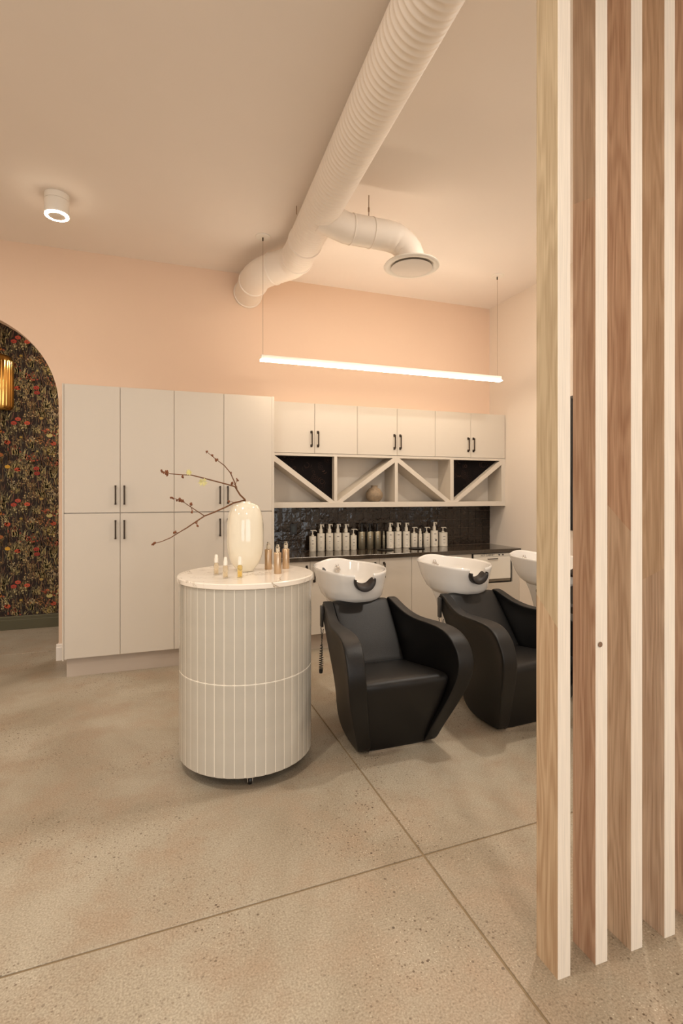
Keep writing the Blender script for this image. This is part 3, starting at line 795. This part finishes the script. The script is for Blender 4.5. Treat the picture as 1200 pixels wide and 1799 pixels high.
for l, a, b_ in ((A, .0060, .0016), (B, .0040, .0016), (Cc, .0058, .0016), (Dd, .0026, .0013)):
    obj('stem', sweep(bmesh.new(), l, taper(l, a, b_), 8), M['bark'], bt, True)
def bud(x, z, y, s=.006):
    bm = bmesh.new()
    for k in range(4):
        g_ = bmesh.ops.create_icosphere(bm, subdivisions=1, radius=s*R.uniform(.6, 1), matrix=Matrix.Translation((x-ox+R.uniform(-1, 1)*s, y+R.uniform(-1, 1)*s, z-oz+R.uniform(-1, 1)*s)) @ Matrix.Diagonal((1, 1, 1.35, 1)))
    obj('bud', bm, M['bud'], bt)
for l in ((( .43, 1.449), (.418, 1.455), (.397, 1.456)), ((.437, 1.558), (.442, 1.574), (.449, 1.583)), ((.446, 1.540), (.43, 1.556), (.418, 1.562)), ((.224, 1.351), (.218, 1.338), (.220, 1.325)), ((.120, 1.286), (.108, 1.29), (.101, 1.296)), ((.186, 1.430), (.190, 1.444), (.188, 1.445)), ((.19, 1.427), (.194, 1.41), (.196, 1.401))):
    pp = [(x-ox, -.035 if x > .3 else -.07, z-oz) for x, z in l]
    obj('twig', sweep(bmesh.new(), pp, [.0022, .0016, .0012], 6), M['bark'], bt)
    bud(l[-1][0], l[-1][1], pp[-1][1])
for x, z, y, s in ((.034, 1.623, -.10, .006), (.05, 1.618, -.098, .007), (.062, 1.606, -.095, .007), (.066, 1.62, -.095, .006), (.143, 1.596, -.08, .006), (.286, 1.744, .05, .005), (.315, 1.722, .04, .005), (.335, 1.697, .03, .006), (.343, 1.703, .03, .004), (.413, 1.62, 0, .005), (-.008, 1.234, -.09, .007), (-.002, 1.238, -.088, .006), (.081, 1.482, -.12, .004), (.092, 1.478, -.115, .005), (.12, 1.469, -.105, .007), (.133, 1.465, -.1, .008), (.142, 1.462, -.098, .006), (.216, 1.342, -.06, .005), (.10, 1.29, -.08, .005)):
    bud(x, z, y, s)
def blossom(x, z, y, s):
    bm = bmesh.new()
    for k in range(9):
        a = 2*PI*k/9+R.uniform(-.2, .2); d = Vector((math.cos(a), R.uniform(-.7, .1), math.sin(a))).normalized(); n_ = d.cross(Vector((0, 1, 0))).normalized()*s*.24
        o_ = Vector((x-ox, y, z-oz))
        vs = [bm.verts.new(o_), bm.verts.new(o_+d*s*.6+n_), bm.verts.new(o_+d*s), bm.verts.new(o_+d*s*.6-n_)]
        bm.faces.new(vs)
    bmesh.ops.solidify(bm, geom=bm.faces[:], thickness=.0006)
    obj('blossom', bm, M['petal'], bt, label='pale green-yellow blossom')
blossom(.252, 1.566, -.065, .027); blossom(.176, 1.619, -.08, .019)

# glass dropper vials and metal spray bottles on the trolley
def glass(name, rgb, alpha=.3):
    m, nt, b = nodes(name); b.inputs['Base Color'].default_value = L(rgb)+(1,)
    b.inputs['Transmission Weight'].default_value = .95; b.inputs['Roughness'].default_value = .03; b.inputs['IOR'].default_value = 1.12
    return m
M['clear'] = glass('clear_glass', (250, 244, 232)); M['amber'] = glass('amber_oil_glass', (252, 240, 200))
for x, y, m, lab in ((.322, 2.963, 'clear', 'clear glass dropper vial nearest the left rim of the marble top'), (.356, 2.834, 'clear', 'clear glass dropper vial, middle of the three before the vase'), (.432, 2.830, 'amber', 'dropper vial with pale amber oil in front of the ivory vase')):
    t = thing('dropper_vial', lab, 'bottle', (x, y, TZ), 0, 'dropper vials on the trolley')
    obj('glass_body', lathe(bmesh.new(), [(0, 0), (.012, 0), (.0138, .002), (.0138, .062), (.009, .068), (.0085, .073), (.0065, .073), (.0115, .060), (.0115, .006), (0, .006)], 24, cap=False), M[m], t, True)
    obj('liquid', lathe(bmesh.new(), [(0, .0065), (.0112, .0065), (.0112, .030), (0, .030)], 20, cap=False), M[m] if m == 'amber' else M['clear'], t, True, angle=40)
    obj('cap', lathe(bmesh.new(), [(0, .070), (.0108, .070), (.0108, .092), (.0092, .096), (.0088, .108), (.0060, .114), (0, .115)], 24, cap=False), M['white_plastic'], t, True, angle=50)
for x, y, lab in ((.642, 3.092, 'champagne metal spray bottle right beside the ivory vase'), (.657, 2.904, 'champagne metal spray bottle nearest the front rim of the marble top'), (.748, 3.085, 'champagne metal spray bottle farthest right on the marble top')):
    t = thing('spray_bottle', lab, 'bottle', (x, y, TZ), 0, 'champagne metal spray bottles on the trolley')
    obj('body', lathe(bmesh.new(), [(0, 0), (.0205, 0), (.0215, .002), (.0215, .117), (.0195, .120), (0, .120)], 32, cap=False), M['champagne'], t, True, angle=40)
    obj('nozzle', lathe(bmesh.new(), [(.006, .118), (.006, .124), (.008, .126), (.008, .142), (0, .143)], 16, cap=False), M['white_plastic'], t, True, angle=40)
    obj('clear_cap', lathe(bmesh.new(), [(.0125, .1205), (.0125, .150), (.0085, .153), (.0080, .164), (0, .165)], 24, cap=False), M['clear'], t, True, angle=50)

# ------------------------------------------------------------------ shampoo chairs (front towards -Y, origin on floor, y = Y - 3.0)
def arm_bm(s):
    Pf = [(.385, .775), (.33, .768), (.24, .725), (.12, .690), (.0, .690), (-.12, .698), (-.25, .700), (-.335, .680), (-.405, .626), (-.442, .547), (-.438, .454), (-.382, .322), (-.315, .186), (-.262, .08), (-.232, .0)]
    Qf = [(.425, .735), (.395, .70), (.34, .62), (.28, .53), (.24, .47), (.21, .42), (.18, .37), (.165, .33), (.155, .29), (.15, .25), (.15, .20), (.155, .14), (.14, .08), (.09, .025), (-.02, .0)]
    xo = [.272, .275, .290, .315, .335, .352, .368, .378, .388, .390, .383, .350, .305, .268, .250]
    xi = [.205, .208, .222, .245, .252, .256, .262, .270, .280, .285, .278, .250, .212, .182, .168]
    bm = bmesh.new(); rows_ = []
    for i, (p, q) in enumerate(zip(Pf, Qf)):
        p, q = Vector(p), Vector(q); d = q-p
        t_ = i/(len(Pf)-1)
        XO, XI = xo[i], xi[i]
        qo = .272*(1-t_)+.235*t_+.02*math.sin(PI*t_); qi = .205*(1-t_)+.185*t_
        def pt(x, k): r = p+d*k; return (s*x, r.x, r.y)
        e = min(.02/max(d.length, .05), .3)
        mo = XO*.80+qo*.20-.022*math.sin(PI*min(1, t_*1.3+.05))
        L_ = [pt(XI+.002, 0.0), pt(XI+.010, -.0), pt(XO-.010, 0), pt(XO-.002, e*.12), pt(XO, e*.5), pt(XO-.004, e*1.5), pt(mo, min(.35, e*4+.05)), pt((mo+qo)/2, .65), pt(qo, .95), pt(qo-.006, 1.0), pt(qi+.006, 1.0), pt(qi, .95), pt((XI+qi)/2, .6), pt(XI, .25), pt(XI, e)]
        rows_.append([bm.verts.new(v) for v in L_])
    n = len(rows_[0])
    for a, b_ in zip(rows_, rows_[1:]):
        for k in range(n): bm.faces.new((a[k], a[(k+1) % n], b_[(k+1) % n], b_[k]))
    bm.faces.new(rows_[0]); bm.faces.new(rows_[-1][::-1])
    return bm

def subsurf(o, lv=2):
    m = o.modifiers.new('sub', 'SUBSURF'); m.levels = lv; m.render_levels = lv
    return o
def bake(o):
    dg = bpy.context.evaluated_depsgraph_get()
    me = bpy.data.meshes.new_from_object(o.evaluated_get(dg)); me.name = o.name
    o.modifiers.clear(); o.data = me
    return o

def loft_body(outline, width_fn, n=1, inset=.014, crown=.0):
    """closed side outline (y,z) with half-width function of (y,z); soft rounded sides"""
    bm = bmesh.new(); cols = []
    for p in outline:
        wv = width_fn(*p)
        cols.append([wv])
    # inner offset outline for rounded edges
    c = Vector((sum(p[0] for p in outline)/len(outline), sum(p[1] for p in outline)/len(outline)))
    N_ = len(outline); nor = []
    area2 = sum(outline[i][0]*outline[(i+1) % N_][1]-outline[(i+1) % N_][0]*outline[i][1] for i in range(N_))
    sg = 1 if area2 > 0 else -1
    for i in range(N_):
        a = Vector(outline[i-1]); b_ = Vector(outline[(i+1) % N_]); d = (b_-a).normalized(); nor.append(Vector((d.y, -d.x))*sg)
    us = [(-1, inset), (-1+.0, inset*.35), (-.93, .0), (-.5, -crown*.7), (0, -crown), (.5, -crown*.7), (.93, .0), (1, inset*.35), (1, inset)]
    rings = []
    for u, ins in us:
        ring = []
        for p, nn in zip(outline, nor):
            wv = width_fn(*p); q = Vector(p)-nn*ins
            ring.append(bm.verts.new((u*wv, q.x, q.y)))
        rings.append(ring)
    for a, b_ in zip(rings, rings[1:]):
        for k in range(N_): bm.faces.new((a[k], a[(k+1) % N_], b_[(k+1) % N_], b_[k]))
    bm.faces.new(rings[0][::-1]); bm.faces.new(rings[-1])
    return bm

def bowl_mesh():
    """ceramic basin; local origin at chair origin"""
    def ring(a, b_, yc, z, ex=2.4, hump=0.0, n=96):
        vs = []
        for i in range(n):
            th = 2*PI*i/n; c, s_ = math.cos(th), math.sin(th)
            x = a*abs(c)**(2/ex)*(1 if c >= 0 else -1); y = b_*abs(s_)**(2/ex)*(1 if s_ >= 0 else -1)
            # egg shaped: narrower towards the back
            x *= 1-.10*max(0, s_)
            zz = z+hump*(.022*math.exp(-((th-PI/2)/.42)**2)-.006+(-.020*math.exp(-((th-3*PI/2)/.8)**2)))
            vs.append((x, yc+y, zz))
        return vs
    prof = [  # a, b, yc, z, hump
        (.150, .150, .535, .735, 0), (.186, .200, .540, .750, 0), (.214, .244, .556, .786, .1), (.232, .275, .580, .850, .3), (.242, .298, .590, .910, .7), (.250, .318, .597, .958, 1),
        (.252, .320, .600, .970, 1), (.247, .315, .600, .976, 1), (.240, .307, .600, .974, 1), (.234, .300, .600, .962, 1),
        (.222, .283, .598, .910, .6), (.198, .250, .598, .860, .2), (.160, .200, .600, .828, 0), (.09, .11, .62, .815, 0), (.03, .03, .65, .810, 0)]
    bm = bmesh.new(); rings = []
    for a, b_, yc, z, hp in prof: rings.append([bm.verts.new(v) for v in ring(a, b_, yc, z, 2.5, hp)])
    n = 96
    for p, q in zip(rings, rings[1:]):
        for i in range(n): bm.faces.new((p[i], p[(i+1) % n], q[(i+1) % n], q[i]))
    bm.faces.new(rings[0][::-1]); bm.faces.new(rings[-1])
    return bm

NZ, NR = .912, .072
def make_chair():
    t = thing('shampoo_chair', 'x', 'chair', (0, 0, 0), 0, 'black shampoo chairs with white basins')
    for s in (-1, 1):
        o = obj('armrest', arm_bm(s), M['leather'], t, True); bake(subsurf(o, 2))
        for p in o.data.polygons: p.use_smooth = True
    # seat cushion with the front apron, one upholstered piece
    def W(y, z):
        f = max(0, min(1, z/.43)); base = .196+.066*f
        if y > -.33: base = base+( .196-base)*min(1, (y+.33)/.38)
        return base
    out = [(-.219, .010), (-.223, .022), (-.250, .10), (-.287, .19), (-.327, .29), (-.360, .38), (-.368, .415), (-.366, .438), (-.350, .453), (-.325, .458), (-.25, .455), (-.1, .438), (.03, .424), (.10, .420), (.11, .36), (.08, .24), (.02, .12), (-.04, .02), (-.12, .010), (-.20, .010)]
    o = obj('seat', loft_body(out, W, crown=.004), M['leather'], t, True); bake(subsurf(o, 2))
    for p in o.data.polygons: p.use_smooth = True
    def W2(y, z): return .190+.012*max(0, min(1, (z-.42)/.33))
    out = [(.058, .424), (.085, .45), (.14, .52), (.20, .59), (.26, .66), (.315, .725), (.345, .758), (.365, .768), (.395, .766), (.425, .745), (.43, .70), (.37, .62), (.30, .53), (.235, .45), (.19, .39), (.12, .38), (.07, .40)]
    o = obj('backrest', loft_body(out, W2, crown=.003), M['leather'], t, True); bake(subsurf(o, 2))
    for p in o.data.polygons: p.use_smooth = True
    obj('underframe', bx(-.10, .10, .0, .50, 0.010, .050, bev=.01), M['black'], t)
    obj('base_plate', bx(-.178, .17, -.216, .10, 0, .010, bev=.002), M['chrome'], t)
    # basin
    o = obj('basin', bowl_mesh(), M['porcelain'], t, True)
    bc = bmesh.new(); lathe(bc, [(NR, -.3), (NR, .12)], 40)
    bmesh.ops.rotate(bc, verts=bc.verts, matrix=Matrix.Rotation(PI/2, 3, 'X')); bmesh.ops.translate(bc, verts=bc.verts, vec=(0, .30, NZ))
    # cylinder now spans y .18 .. .60 around the front wall
    cut = obj('cutter', bc, None)
    b2 = bx(-NR*.96, NR*.96, .10, .42, NZ, 1.2); cut2 = obj('cutter', b2, None)
    for c in (cut, cut2):
        m = o.modifiers.new('cut', 'BOOLEAN'); m.operation = 'DIFFERENCE'; m.object = c; m.solver = 'EXACT'
    bpy.context.view_layer.update()
    bake(o)
    bpy.data.objects.remove(cut); bpy.data.objects.remove(cut2)
    bv = o.modifiers.new('soft', 'BEVEL'); bv.width = .006; bv.segments = 3; bv.limit_method = 'ANGLE'; bv.angle_limit = math.radians(50)
    bake(o)
    for p in o.data.polygons: p.use_smooth = True
    o.data.set_sharp_from_angle(angle=math.radians(60))
    basin = o
    # neck rest lining the notch
    bm = bmesh.new(); prev = None
    for i in range(25):
        a = PI+PI*(i/24); a = math.radians(172)+math.radians(196)*i/24
        co, si = math.cos(a), math.sin(a); w_ = math.sin(PI*i/24)**.5
        r0, r1 = NR+.004, NR-.006-.040*w_
        row = [bm.verts.new(v) for v in ((r0*co, .262, NZ+r0*si), ((r0-.006)*co, .250, NZ+(r0-.006)*si), ((r1+.016)*co, .300, NZ+(r1+.016)*si), (r1*co, .330, NZ+r1*si), ((r1+.006)*co, .336, NZ+(r1+.006)*si), (r0*co, .332, NZ+r0*si))]
        if prev:
            for k in range(6): bm.faces.new((prev[k], prev[(k+1) % 6], row[(k+1) % 6], row[k]))
        else: bm.faces.new(row)
        prev = row
    bm.faces.new(prev[::-1])
    obj('neck_rest', bm, M['gel'], t, True, label='dark brown gel neck rest')
    # pedestal
    bm = bmesh.new(); rings = []
    for a, b_, yc, z in ((.115, .11, .50, .0), (.110, .09, .52, .3), (.125, .085, .525, .5), (.160, .12, .535, .68), (.176, .142, .545, .742), (.178, .148, .547, .756), (.12, .12, .55, .77)):
        rings.append([bm.verts.new((a*abs(math.cos(h))**.6*(1 if math.cos(h) >= 0 else -1), yc+b_*abs(math.sin(h))**.6*(1 if math.sin(h) >= 0 else -1), z)) for h in [2*PI*i/48 for i in range(48)]])
    for p, q in zip(rings, rings[1:]):
        for i in range(48): bm.faces.new((p[i], p[(i+1) % 48], q[(i+1) % 48], q[i]))
    bm.faces.new(rings[0][::-1]); bm.faces.new(rings[-1])
    obj('pedestal', bm, M['porcelain'], t, True, angle=50, label='white pedestal under the basin')
    # tap block and spray at the back of the bowl, drain, hose hole
    bm = bmesh.new(); box(bm, -.016, .016, .835, .862, .885, .935, .004); lathe(bm, [(.011, .93), (.013, .945), (.010, .952), (0, .953)], 16, (0, .85, 0)); sweep(bm, [(0, .84, .915), (0, .80, .915)], .009, 12)
    tp = obj('tap', bm, M['chrome'], t, True, angle=40)
    bm = bmesh.new(); lathe(bm, [(0, .8105), (.026, .8105), (.026, .814), (.018, .813), (0, .812)], 20, (0, .65, 0), False); obj('drain', bm, M['chrome'], t, True, angle=40)
    bm = bmesh.new(); lathe(bm, [(0, 0), (.028, 0), (.030, .004), (0, .004)], 20, cap=False)
    bmesh.ops.rotate(bm, verts=bm.verts, matrix=Matrix.Rotation(math.radians(-20), 3, 'X')); bmesh.ops.translate(bm, verts=bm.verts, vec=(-.125, .845, .905)); bmesh.ops.rotate(bm, verts=bm.verts, cent=(-.125, .845, .905), matrix=Matrix.Rotation(math.radians(75), 3, 'X'))
    obj('hose_cover', bm, M['black'], t)
    # handset and coiled cord on the left side
    hs = obj('remote_handset', bx(-.290, -.270, .350, .382, .60, .745, bev=.008, seg=2), M['grey_plastic'], t, True, angle=50)
    pts_ = []
    for i in range(61):
        u = i/60
        z = .60-.30*math.sin(PI*u)+(.0 if u < .5 else .0); yv = .365-.055*u
        cxx = -.286-.030*math.sin(PI*u)*(u-.35)*2
        pts_.append((cxx, yv, z))
    fine = []
    for i in range(60*10+1):
        u = i/600; k = min(int(u*60), 59); f = u*60-k
        p = Vector(pts_[k]).lerp(Vector(pts_[k+1]), f); amp = .0075 if .22 < u < .88 else .001
        fine.append(p+Vector((math.cos(u*2*PI*46)*amp, math.sin(u*2*PI*46)*amp, 0)))
    obj('coiled_cord', sweep(bmesh.new(), fine, .0030, 5), M['grey_plastic'], t, True)
    return t
ch = make_chair()
ch.location = (1.345, 3.0, 0)
ch['label'] = 'black shampoo chair with white basin, fully visible beside the round tiled trolley'
c2 = copy_tree(ch); c2.location = (2.262, 2.99, 0); c2.rotation_euler = (0, 0, math.radians(4))
c2['label'] = 'black shampoo chair with white basin, middle of three, partly behind the nearest wooden post'
c3 = copy_tree(ch); c3.location = (3.155, 3.0, 0); c3.rotation_euler = (0, 0, math.radians(2))
c3['label'] = 'black shampoo chair nearest the right wall, nearly hidden behind the wooden post'

# ------------------------------------------------------------------ wooden screen posts
woods = {
 0: [((0, 1.13), ((168, 136, 104), (204, 178, 146))), ((1.13, CH), ((172, 150, 118), (202, 182, 150)))],
 1: [((0, 2.46), ((178, 138, 112), (218, 186, 158))), ((2.46, CH), ((180, 150, 126), (210, 182, 156)))],
 2: [((0, 1.42), ((182, 154, 126), (220, 196, 168))), ((1.42, CH), ((178, 140, 112), (216, 184, 154)))],
 3: [((0, 1.22), ((180, 152, 128), (218, 194, 170))), ((1.22, CH), ((184, 154, 124), (218, 192, 162)))],
 4: [((0, CH), ((178, 142, 118), (216, 186, 160)))],
}
plabs = ['tall oak post nearest the chairs, leftmost of the screen', 'tall reddish oak post, second from the left in the screen', 'tall oak post with a diagonal scarf joint, middle of the screen of five', 'tall oak post, second from the right in the screen', 'tall oak post cut off by the right edge of the photograph']
for i in range(5):
    x0 = 1.171+.150*i; wd = .049; y0, y1 = 1.286, 1.384
    t = thing('wooden_post', plabs[i], 'post', (x0+wd/2, (y0+y1)/2, 0), 0, 'row of vertical oak posts')
    hw, hd = wd/2, (y1-y0)/2
    n = len(woods[i])
    for k, ((za, zb), (ca, cb)) in enumerate(woods[i]):
        sl = .045 if i in (0, 2) else (-.03 if i == 3 else .012)
        a0 = (za-sl, za+sl) if k > 0 else (za, za)       # z at back (y1) and front (y0)
        b0 = (zb-sl, zb+sl) if k < n-1 else (zb, zb)
        bm = bmesh.new()
        prism(bm, [(-hd, a0[0]), (hd, a0[1]), (hd, b0[1]), (-hd, b0[0])], 'x', -hw, hw)
        vert = [e for e in bm.edges if abs(e.verts[0].co.z-e.verts[1].co.z) > .5]
        bmesh.ops.bevel(bm, geom=vert, offset=.0015, segments=1, affect='EDGES')
        m = mat_wood('oak_grain', ca, cb, i*2+k+1)
        obj('board', bm, m, t)
# knot on the second post's front face
bm = bmesh.new(); lathe(bm, [(0, 0), (.007, 0), (.009, .0006), (0, .0016)], 14, cap=False)
bmesh.ops.rotate(bm, verts=bm.verts, matrix=Matrix.Rotation(PI/2, 3, 'X')); bmesh.ops.translate(bm, verts=bm.verts, vec=(-.008, -.0508, 1.02))
post2 = [o for o in bpy.data.objects if o.name.startswith('wooden_post') and o['label'] == plabs[1]][0]
obj('knot', bm, plain('knot_wood', (128, 100, 78), .7, var=.4, scale=120), post2)

# ------------------------------------------------------------------ ceiling duct
PH = .040
def axis_pt(y): return Vector((.981+PH*y, y, 3.538))
t = thing('ceiling_duct', 'large white spiral air duct hung under the ceiling with a side branch', 'duct', (1.0, 0, 3.538))
def spiral(bm, p0, p1, r, pitch, n=48, ridge=.0026):
    p0, p1 = Vector(p0), Vector(p1); d = (p1-p0); Ln = d.length; d.normalize()
    up = Vector((0, 0, 1)); s_ = d.cross(up).normalized(); u_ = s_.cross(d)
    prof = [(0, 0), (.62, 0), (.70, 1), (.92, 1)]
    rings = []
    k = 0
    while k*pitch < Ln:
        for f, h_ in prof:
            ring = []
            for i in range(n+1):
                th = 2*PI*i/n; a = min(max((k+f+i/n-1)*pitch, 0), Ln)
                ring.append(p0+d*a+(s_*math.cos(th)+u_*math.sin(th))*(r+ridge*h_))
            rings.append(ring)
        k += 1
    V = [[bm.verts.new(c) for c in ring] for ring in rings]
    for a, b_ in zip(V, V[1:]):
        for i in range(n): bm.faces.new((a[i], a[i+1], b_[i+1], b_[i]))
o3 = Vector((1.0, 0, 3.538))
bm = bmesh.new(); spiral(bm, axis_pt(-3.8)-o3, axis_pt(4.33)-o3, .131, .037, 56)
obj('main_pipe', bm, M['duct'], t, True)
def coll(pts_, r, n=40):
    return sweep(bmesh.new(), [Vector(p)-o3 for p in pts_], r, n, caps=True)
def collar_rings(path, r, step=.012):
    pass
# offset elbow: pipe jogs to the left and runs into the back wall
jog = [axis_pt(4.29), axis_pt(4.36), Vector((1.135, 4.46, 3.538)), Vector((1.085, 4.54, 3.538)), Vector((.99, 4.66, 3.536)), Vector((.93, 4.76, 3.534)), Vector((.897, 4.86, 3.532)), Vector((.888, 4.96, 3.530)), Vector((.887, 5.28, 3.528))]
path, rr_ = [], []
for a, b_ in zip(jog, jog[1:]):
    n = max(2, int((b_-a).length/.02))
    for i in range(n): path.append(a.lerp(b_, i/n)); rr_.append(.133)
path.append(jog[-1]); rr_.append(.133)
for i in range(len(rr_)):
    rr_[i] = .133+(.0028 if i % 2 else 0)
obj('offset_elbow', coll(path, rr_), M['duct'], t, True, angle=60)
def band(parent, c, d, r, w_=.012, h_=.006):
    c, d = Vector(c)-o3, Vector(d).normalized()
    obj('joint_band', sweep(bmesh.new(), [c-d*w_, c-d*w_*.6, c+d*w_*.6, c+d*w_], [r, r+h_, r+h_, r], 40), M['duct'], parent, True, angle=60)
band(t, axis_pt(4.06), (PH, 1, 0), .134); band(t, axis_pt(4.36), (PH, 1, 0), .136)
band(t, (1.01, 4.635, 3.537), (-.09, .11, 0), .136); band(t, (.888, 4.97, 3.53), (0, 1, 0), .137)
obj('wall_collar', sweep(bmesh.new(), [Vector((.887, 5.262, 3.528))-o3, Vector((.887, 5.288, 3.528))-o3], .145, 40), M['duct'], t)
# branch with elbow and round diffuser
BZ, BYY = 3.448, 3.58
br = [(1.12, BYY-.0, 3.50), (1.25, BYY, 3.468), (1.32, BYY, BZ), (1.42, BYY, BZ), (1.55, BYY, BZ), (1.66, BYY, BZ), (1.73, BYY, BZ-.012), (1.79, BYY, BZ-.045), (1.832, BYY, BZ-.09), (1.852, BYY, BZ-.14), (1.855, BYY, BZ-.175)]
path, rr_ = [], []
for a, b_ in zip(br, br[1:]):
    a, b_ = Vector(a), Vector(b_); n = max(2, int((b_-a).length/.016))
    for i in range(n): path.append(a.lerp(b_, i/n)); rr_.append(.106 if a.x < 1.7 else .102)
path.append(Vector(br[-1])); rr_.append(.100)
for i in range(len(rr_)):
    if i % 2 and path[i].x > 1.4: rr_[i] += .0018
obj('branch_pipe', coll(path, rr_), M['duct'], t, True, angle=60)
band(t, (1.36, BYY, BZ), (1, 0, 0), .106, .006, .004); band(t, (1.52, BYY, BZ), (1, 0, 0), .106, .006, .005)
df = obj('diffuser_ring', lathe(bmesh.new(), [(.10, .03), (.105, .0), (.15, -.014), (.205, -.016), (.214, -.028), (.206, -.036), (.180, -.038), (.150, -.022), (.118, -.008), (.095, .02)], 56, tuple(Vector((1.855, BYY, 3.275))-o3), False), M['white_metal'], t, True, angle=60, label='round white air diffuser ring')
obj('diffuser_disc', lathe(bmesh.new(), [(0, -.034), (.148, -.036), (.156, -.042), (.150, -.046), (0, -.048)], 48, tuple(Vector((1.855, BYY, 3.275))-o3), False), M['ceiling'], df, True, angle=50)
obj('duct_throat', lathe(bmesh.new(), [(0, .022), (.0945, .022)], 32, tuple(Vector((1.855, BYY, 3.275))-o3), False), M['black'], df)
for x, y, z in ((1.50, BYY, BZ+.104), (1.03, 3.9, 3.66)):
    obj('hanger_rod', sweep(bmesh.new(), [Vector((x, y, z))-o3, Vector((x, y, CH))-o3], .0035, 8), M['cable'], t)
obj('hanger_clip', sweep(bmesh.new(), [Vector((1.50, BYY, BZ+.155))-o3, Vector((1.50, BYY, BZ+.185))-o3], .007, 8), M['cable'], t)

# ------------------------------------------------------------------ pendant bar light
PX0, PX1, PY, PZ = .862, 3.325, 4.458, 2.672
t = thing('pendant_light', 'long thin white linear pendant light hanging on two cables above the counter', 'light', ((PX0+PX1)/2, PY, PZ))
hl = (PX1-PX0)/2
bm = bmesh.new(); prism(bm, [(-.020, -.008), (.020, -.008), (.020, .028), (-.020, .028)], 'x', -hl, hl, bev=.001)
obj('housing', bm, M['white_metal'], t)
bm = bmesh.new(); prism(bm, [(-.020, -.0085), (.020, -.0085), (.031, -.021), (-.031, -.021)], 'x', -hl-.004, hl+.004)
obj('diffuser', bm, M['glow'], t, label='glowing white diffuser')
obj('uplight_strip', bx(-hl+.02, hl-.02, -.013, .013, .0275, .0287), M['uplight'], t, label='glowing upper light strip')
for x, sgn in ((.878, 1), (3.285, -1)):
    lx = x-(PX0+PX1)/2
    c = obj('canopy', lathe(bmesh.new(), [(0, 0), (.060, 0), (.064, .004), (.064, .011), (0, .011)], 36, (lx, 0, CH-PZ-.0112), False), M['white_metal'], t, True, angle=40)
    obj('cable_gland', lathe(bmesh.new(), [(.004, -.03), (.006, -.026), (.006, 0)], 12, (lx, 0, CH-PZ-.011)), M['bronze'], c)
    obj('cable', sweep(bmesh.new(), [(lx, 0, .028), (lx, 0, CH-PZ-.01)], .0016, 6), M['cable'], t)

# ------------------------------------------------------------------ ceiling spotlight
t = thing('ceiling_light', 'small white cylinder ceiling light with glowing ring at upper left', 'light', (-.686, 4.36, CH))
obj('mount', lathe(bmesh.new(), [(0, -.001), (.084, -.001), (.084, -.044), (.081, -.046), (0, -.046)], 40, cap=False), M['white_metal'], t, True, angle=40)
obj('body', lathe(bmesh.new(), [(0, -.046), (.083, -.048), (.083, -.146), (.081, -.150), (.080, -.150), (.059, -.150), (.059, -.158), (.056, -.160), (0, -.160)], 40, cap=False), M['white_metal'], t, True, angle=40)
obj('glow_ring', lathe(bmesh.new(), [(.060, -.1505), (.0815, -.1505), (.0815, -.157), (.079, -.1585), (.0605, -.1585), (.060, -.157), (.060, -.1505)], 40, cap=False), M['ring_glow'], t, True, label='glowing white light ring')

# ------------------------------------------------------------------ brass wall sconce in the hallway
t = thing('wall_sconce', 'fluted brass wall sconce on the dark floral wallpaper, cut by the left edge', 'light', (-1.60, HY, 2.73))
bm = bmesh.new(); box(bm, -.05, .05, -.03, -.003, -.12, .12, .01); obj('back_plate', bm, M['brass'], t)
bm = bmesh.new(); n = 72; rings = []
for z, k in ((-.315, .55), (-.310, .78), (-.300, .90), (-.285, .97), (-.265, 1.0), (.215, 1.0), (.235, .97), (.262, .88), (.284, .70), (.298, .45), (.304, .1)):
    ring = []
    for i in range(n+1):
        a = -PI*i/n
        fl_ = 1+(.055*abs(math.sin(a*13)) if -.27 < z < .22 else 0)
        ring.append(bm.verts.new((.135*k*math.cos(a)*fl_, -.03+.10*k*math.sin(a)*fl_, z)))
    rings.append(ring)
for a, b_ in zip(rings, rings[1:]):
    for i in range(n): bm.faces.new((a[i], a[i+1], b_[i+1], b_[i]))
obj('fluted_shade', bm, M['brass'], t, True)

# ------------------------------------------------------------------ dark framed mirror on the right wall, behind the posts
t = thing('wall_mirror', 'narrow strip of a black-framed panel on the right wall showing between two posts', 'mirror', (RX-.003, 3.6, 1.15))
bm = bmesh.new()
for q in ((-.37, -.345, 0, 1.29), (.345, .37, 0, 1.29), (-.345, .345, 0, .025), (-.345, .345, 1.265, 1.29)): box(bm, -.03, 0, q[0], q[1], q[2], q[3])
obj('frame', bm, M['black'], t)
obj('mirror_glass', bx(-.016, -.002, -.345, .345, .025, 1.265), M['chrome'], t)
